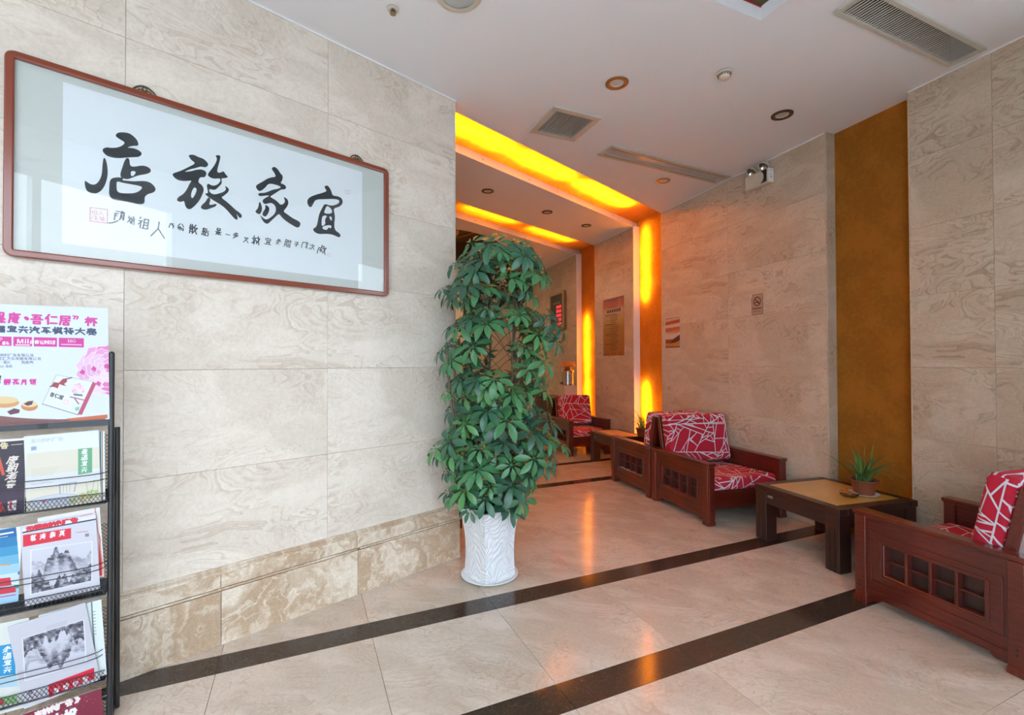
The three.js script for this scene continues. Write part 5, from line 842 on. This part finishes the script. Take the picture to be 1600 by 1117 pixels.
{ // led board on the far wall
  const p = onRight(873, 487), ax = V(-0.09, 0, 1).normalize(), w = 0.62, h = 0.72, P = new Print(p, ax, V(0, 1, 0), w, h, 500); P.fill('#17130f'); const g = P.g; g.strokeStyle = '#7a7060'; g.lineWidth = 5; g.beginPath(); g.arc(P.w / 2, P.h * 0.12, P.w * 0.1, 0, 7); g.stroke(); g.fillStyle = '#a89a80'; for (let i = 0; i < 5; i++) g.fillRect(P.w * (0.22 + i * 0.12), P.h * 0.23, P.w * 0.08, P.h * 0.05);
  const t = thing('led_board', 'black board with rows of red lit figures in a brass frame on the far wall', 'sign', p, RB);
  mesh('board', sheetGeo(w, h, 0.04).translate(0, 0, 0.03), P.material({ roughness: 0.3 }), t);
  mesh('frame', merge([rbox(0.05, h + 0.1, 0.06, 0.01, -w / 2 - 0.02, 0, 0.03), rbox(0.05, h + 0.1, 0.06, 0.01, w / 2 + 0.02, 0, 0.03), rbox(w, 0.04, 0.06, 0.01, 0, h / 2 + 0.01, 0.03), rbox(w, 0.04, 0.06, 0.01, 0, -h / 2 - 0.01, 0.03)]), M.brass, t);
  const led = std({ color: lin(0.3, 0.01, 0.01), emissive: lin(1, 0.03, 0.04), emissiveIntensity: 1.6 }); for (let r = 0; r < 5; r++) for (let c = 0; c < 3; c++) mesh('led_figure', merge([rbox(0.06, 0.055, 0.006, 0.002, 0.03 + c * 0.085, 0.09 - r * 0.09, 0.052)]), led, t);
  const L = new THREE.RectAreaLight(lin(1, 0.03, 0.04), 0.8, 0.26, 0.42); L.position.copy(p).add(V(-0.09, -0.09, 0.1)); L.lookAt(p.x - 2, p.y - 0.09, p.z - 0.1); L.name = 'led_board_light'; scene.add(L);
}
// ---------------------------------------------------------------- far hall: cabinet, box, drink urn, added ceiling light, dark cupboard behind the stone wall
{
  const q = V(4.50, 0, -8.15);
  const cab = thing('cabinet', 'dark wooden cabinet against the far wall behind the last armchair', 'cabinet', q, RB); mesh('body', box(0.9, 0.86, 0.4, 0, 0.43, 0), M.brown, cab); for (const x of [-0.22, 0.22]) { const dr = mesh('door', rbox(0.42, 0.8, 0.02, 0.004, x, 0.43, 0.21), M.brown, cab); mesh('knob', new THREE.SphereGeometry(0.012, 10, 8).translate(x * 0.15, 0.5, 0.23), M.brass, dr); } mesh('cabinet_top', rbox(0.94, 0.03, 0.44, 0.005, 0, 0.875, 0), M.brown, cab);
  const bp = V(4.50, 0.892, 0); bp.z = bp.x / ray(887, 609).x * ray(887, 609).z;
  const bx = thing('cream_box', 'pale cream box on the dark cabinet under the drink urn', 'box', bp, RB); mesh('body', rbox(0.26, 0.22, 0.24, 0.008, 0, 0.11, 0), M.ivory, bx); mesh('lid', rbox(0.275, 0.03, 0.255, 0.006, 0, 0.225, 0), M.ivory, bx);
  const u = thing('drink_urn', 'steel drink urn with an orange lid and side handles on a cream box', 'urn', bp.clone().setY(bp.y + 0.241), RB);
  mesh('body', lathe([[0, 0], [0.10, 0], [0.105, 0.01], [0.105, 0.24], [0.12, 0.25], [0.12, 0.27], [0.06, 0.29], [0.055, 0.35]], 32), M.steel, u); mesh('lid', lathe([[0.05, 0.34], [0.14, 0.345], [0.145, 0.36], [0.12, 0.43], [0, 0.44]], 32), std({ color: lin(0.6, 0.22, 0.05), roughness: 0.5 }), u);
  for (const s of [-1, 1]) mesh('handle', tube([V(s * 0.10, 0.22, 0), V(s * 0.15, 0.21, 0), V(s * 0.15, 0.06, 0), V(s * 0.10, 0.05, 0)], 0.01), M.ivory, u);
  mesh('tap', rod(V(0, 0.04, 0.1), V(0, 0.04, 0.15), 0.012), M.black, u);
  const cl = thing('added_ceiling_light', 'square warm light added out of sight in the far hall', 'ceiling light', V(2.6, CH, -11.0)); const warm = lin(1, 0.78, 0.5);
  mesh('frame', rbox(0.86, 0.03, 0.86, 0.005, 0, -0.015, 0), M.trim, cl); mesh('diffuser', box(0.8, 0.006, 0.8, 0, -0.033, 0), std({ color: lin(0.8, 0.8, 0.8), emissive: warm, emissiveIntensity: 2.5 }), cl);
  const L = new THREE.RectAreaLight(warm, 16, 0.8, 0.8); L.position.set(2.6, CH - 0.04, -11.0); L.rotation.x = -Math.PI / 2; L.name = 'added_hall_light'; scene.add(L);  // unseen lamp added to brighten the back wall
  const cp = thing('low_cupboard', 'dark brown low cupboard just behind the end of the stone wall', 'cupboard', V(0.98, 0, -4.3), LB); mesh('body', box(0.7, 0.62, 0.36, 0, 0.31, 0), M.brown, cp); mesh('cupboard_top', rbox(0.74, 0.03, 0.4, 0.006, 0, 0.635, 0), M.brown, cp); for (const x of [-0.17, 0.17]) mesh('door', rbox(0.32, 0.5, 0.02, 0.004, x, 0.31, 0.19), M.brown, cp);
  const ch = thing('hall_pendant', 'small gold pendant lamp hanging in the round ceiling recess', 'pendant lamp', V(2.55, CH + RISE + 0.39, -8.3)); mesh('cord', rod(V(0, 0, 0), V(0, -0.1, 0), 0.008), M.brass, ch); mesh('globe', new THREE.SphereGeometry(0.075, 20, 14).scale(1, 1.25, 1).translate(0, -0.19, 0), std({ color: lin(0.75, 0.5, 0.18), roughness: 0.3 }), ch);
}
renderer.render(scene, camera);
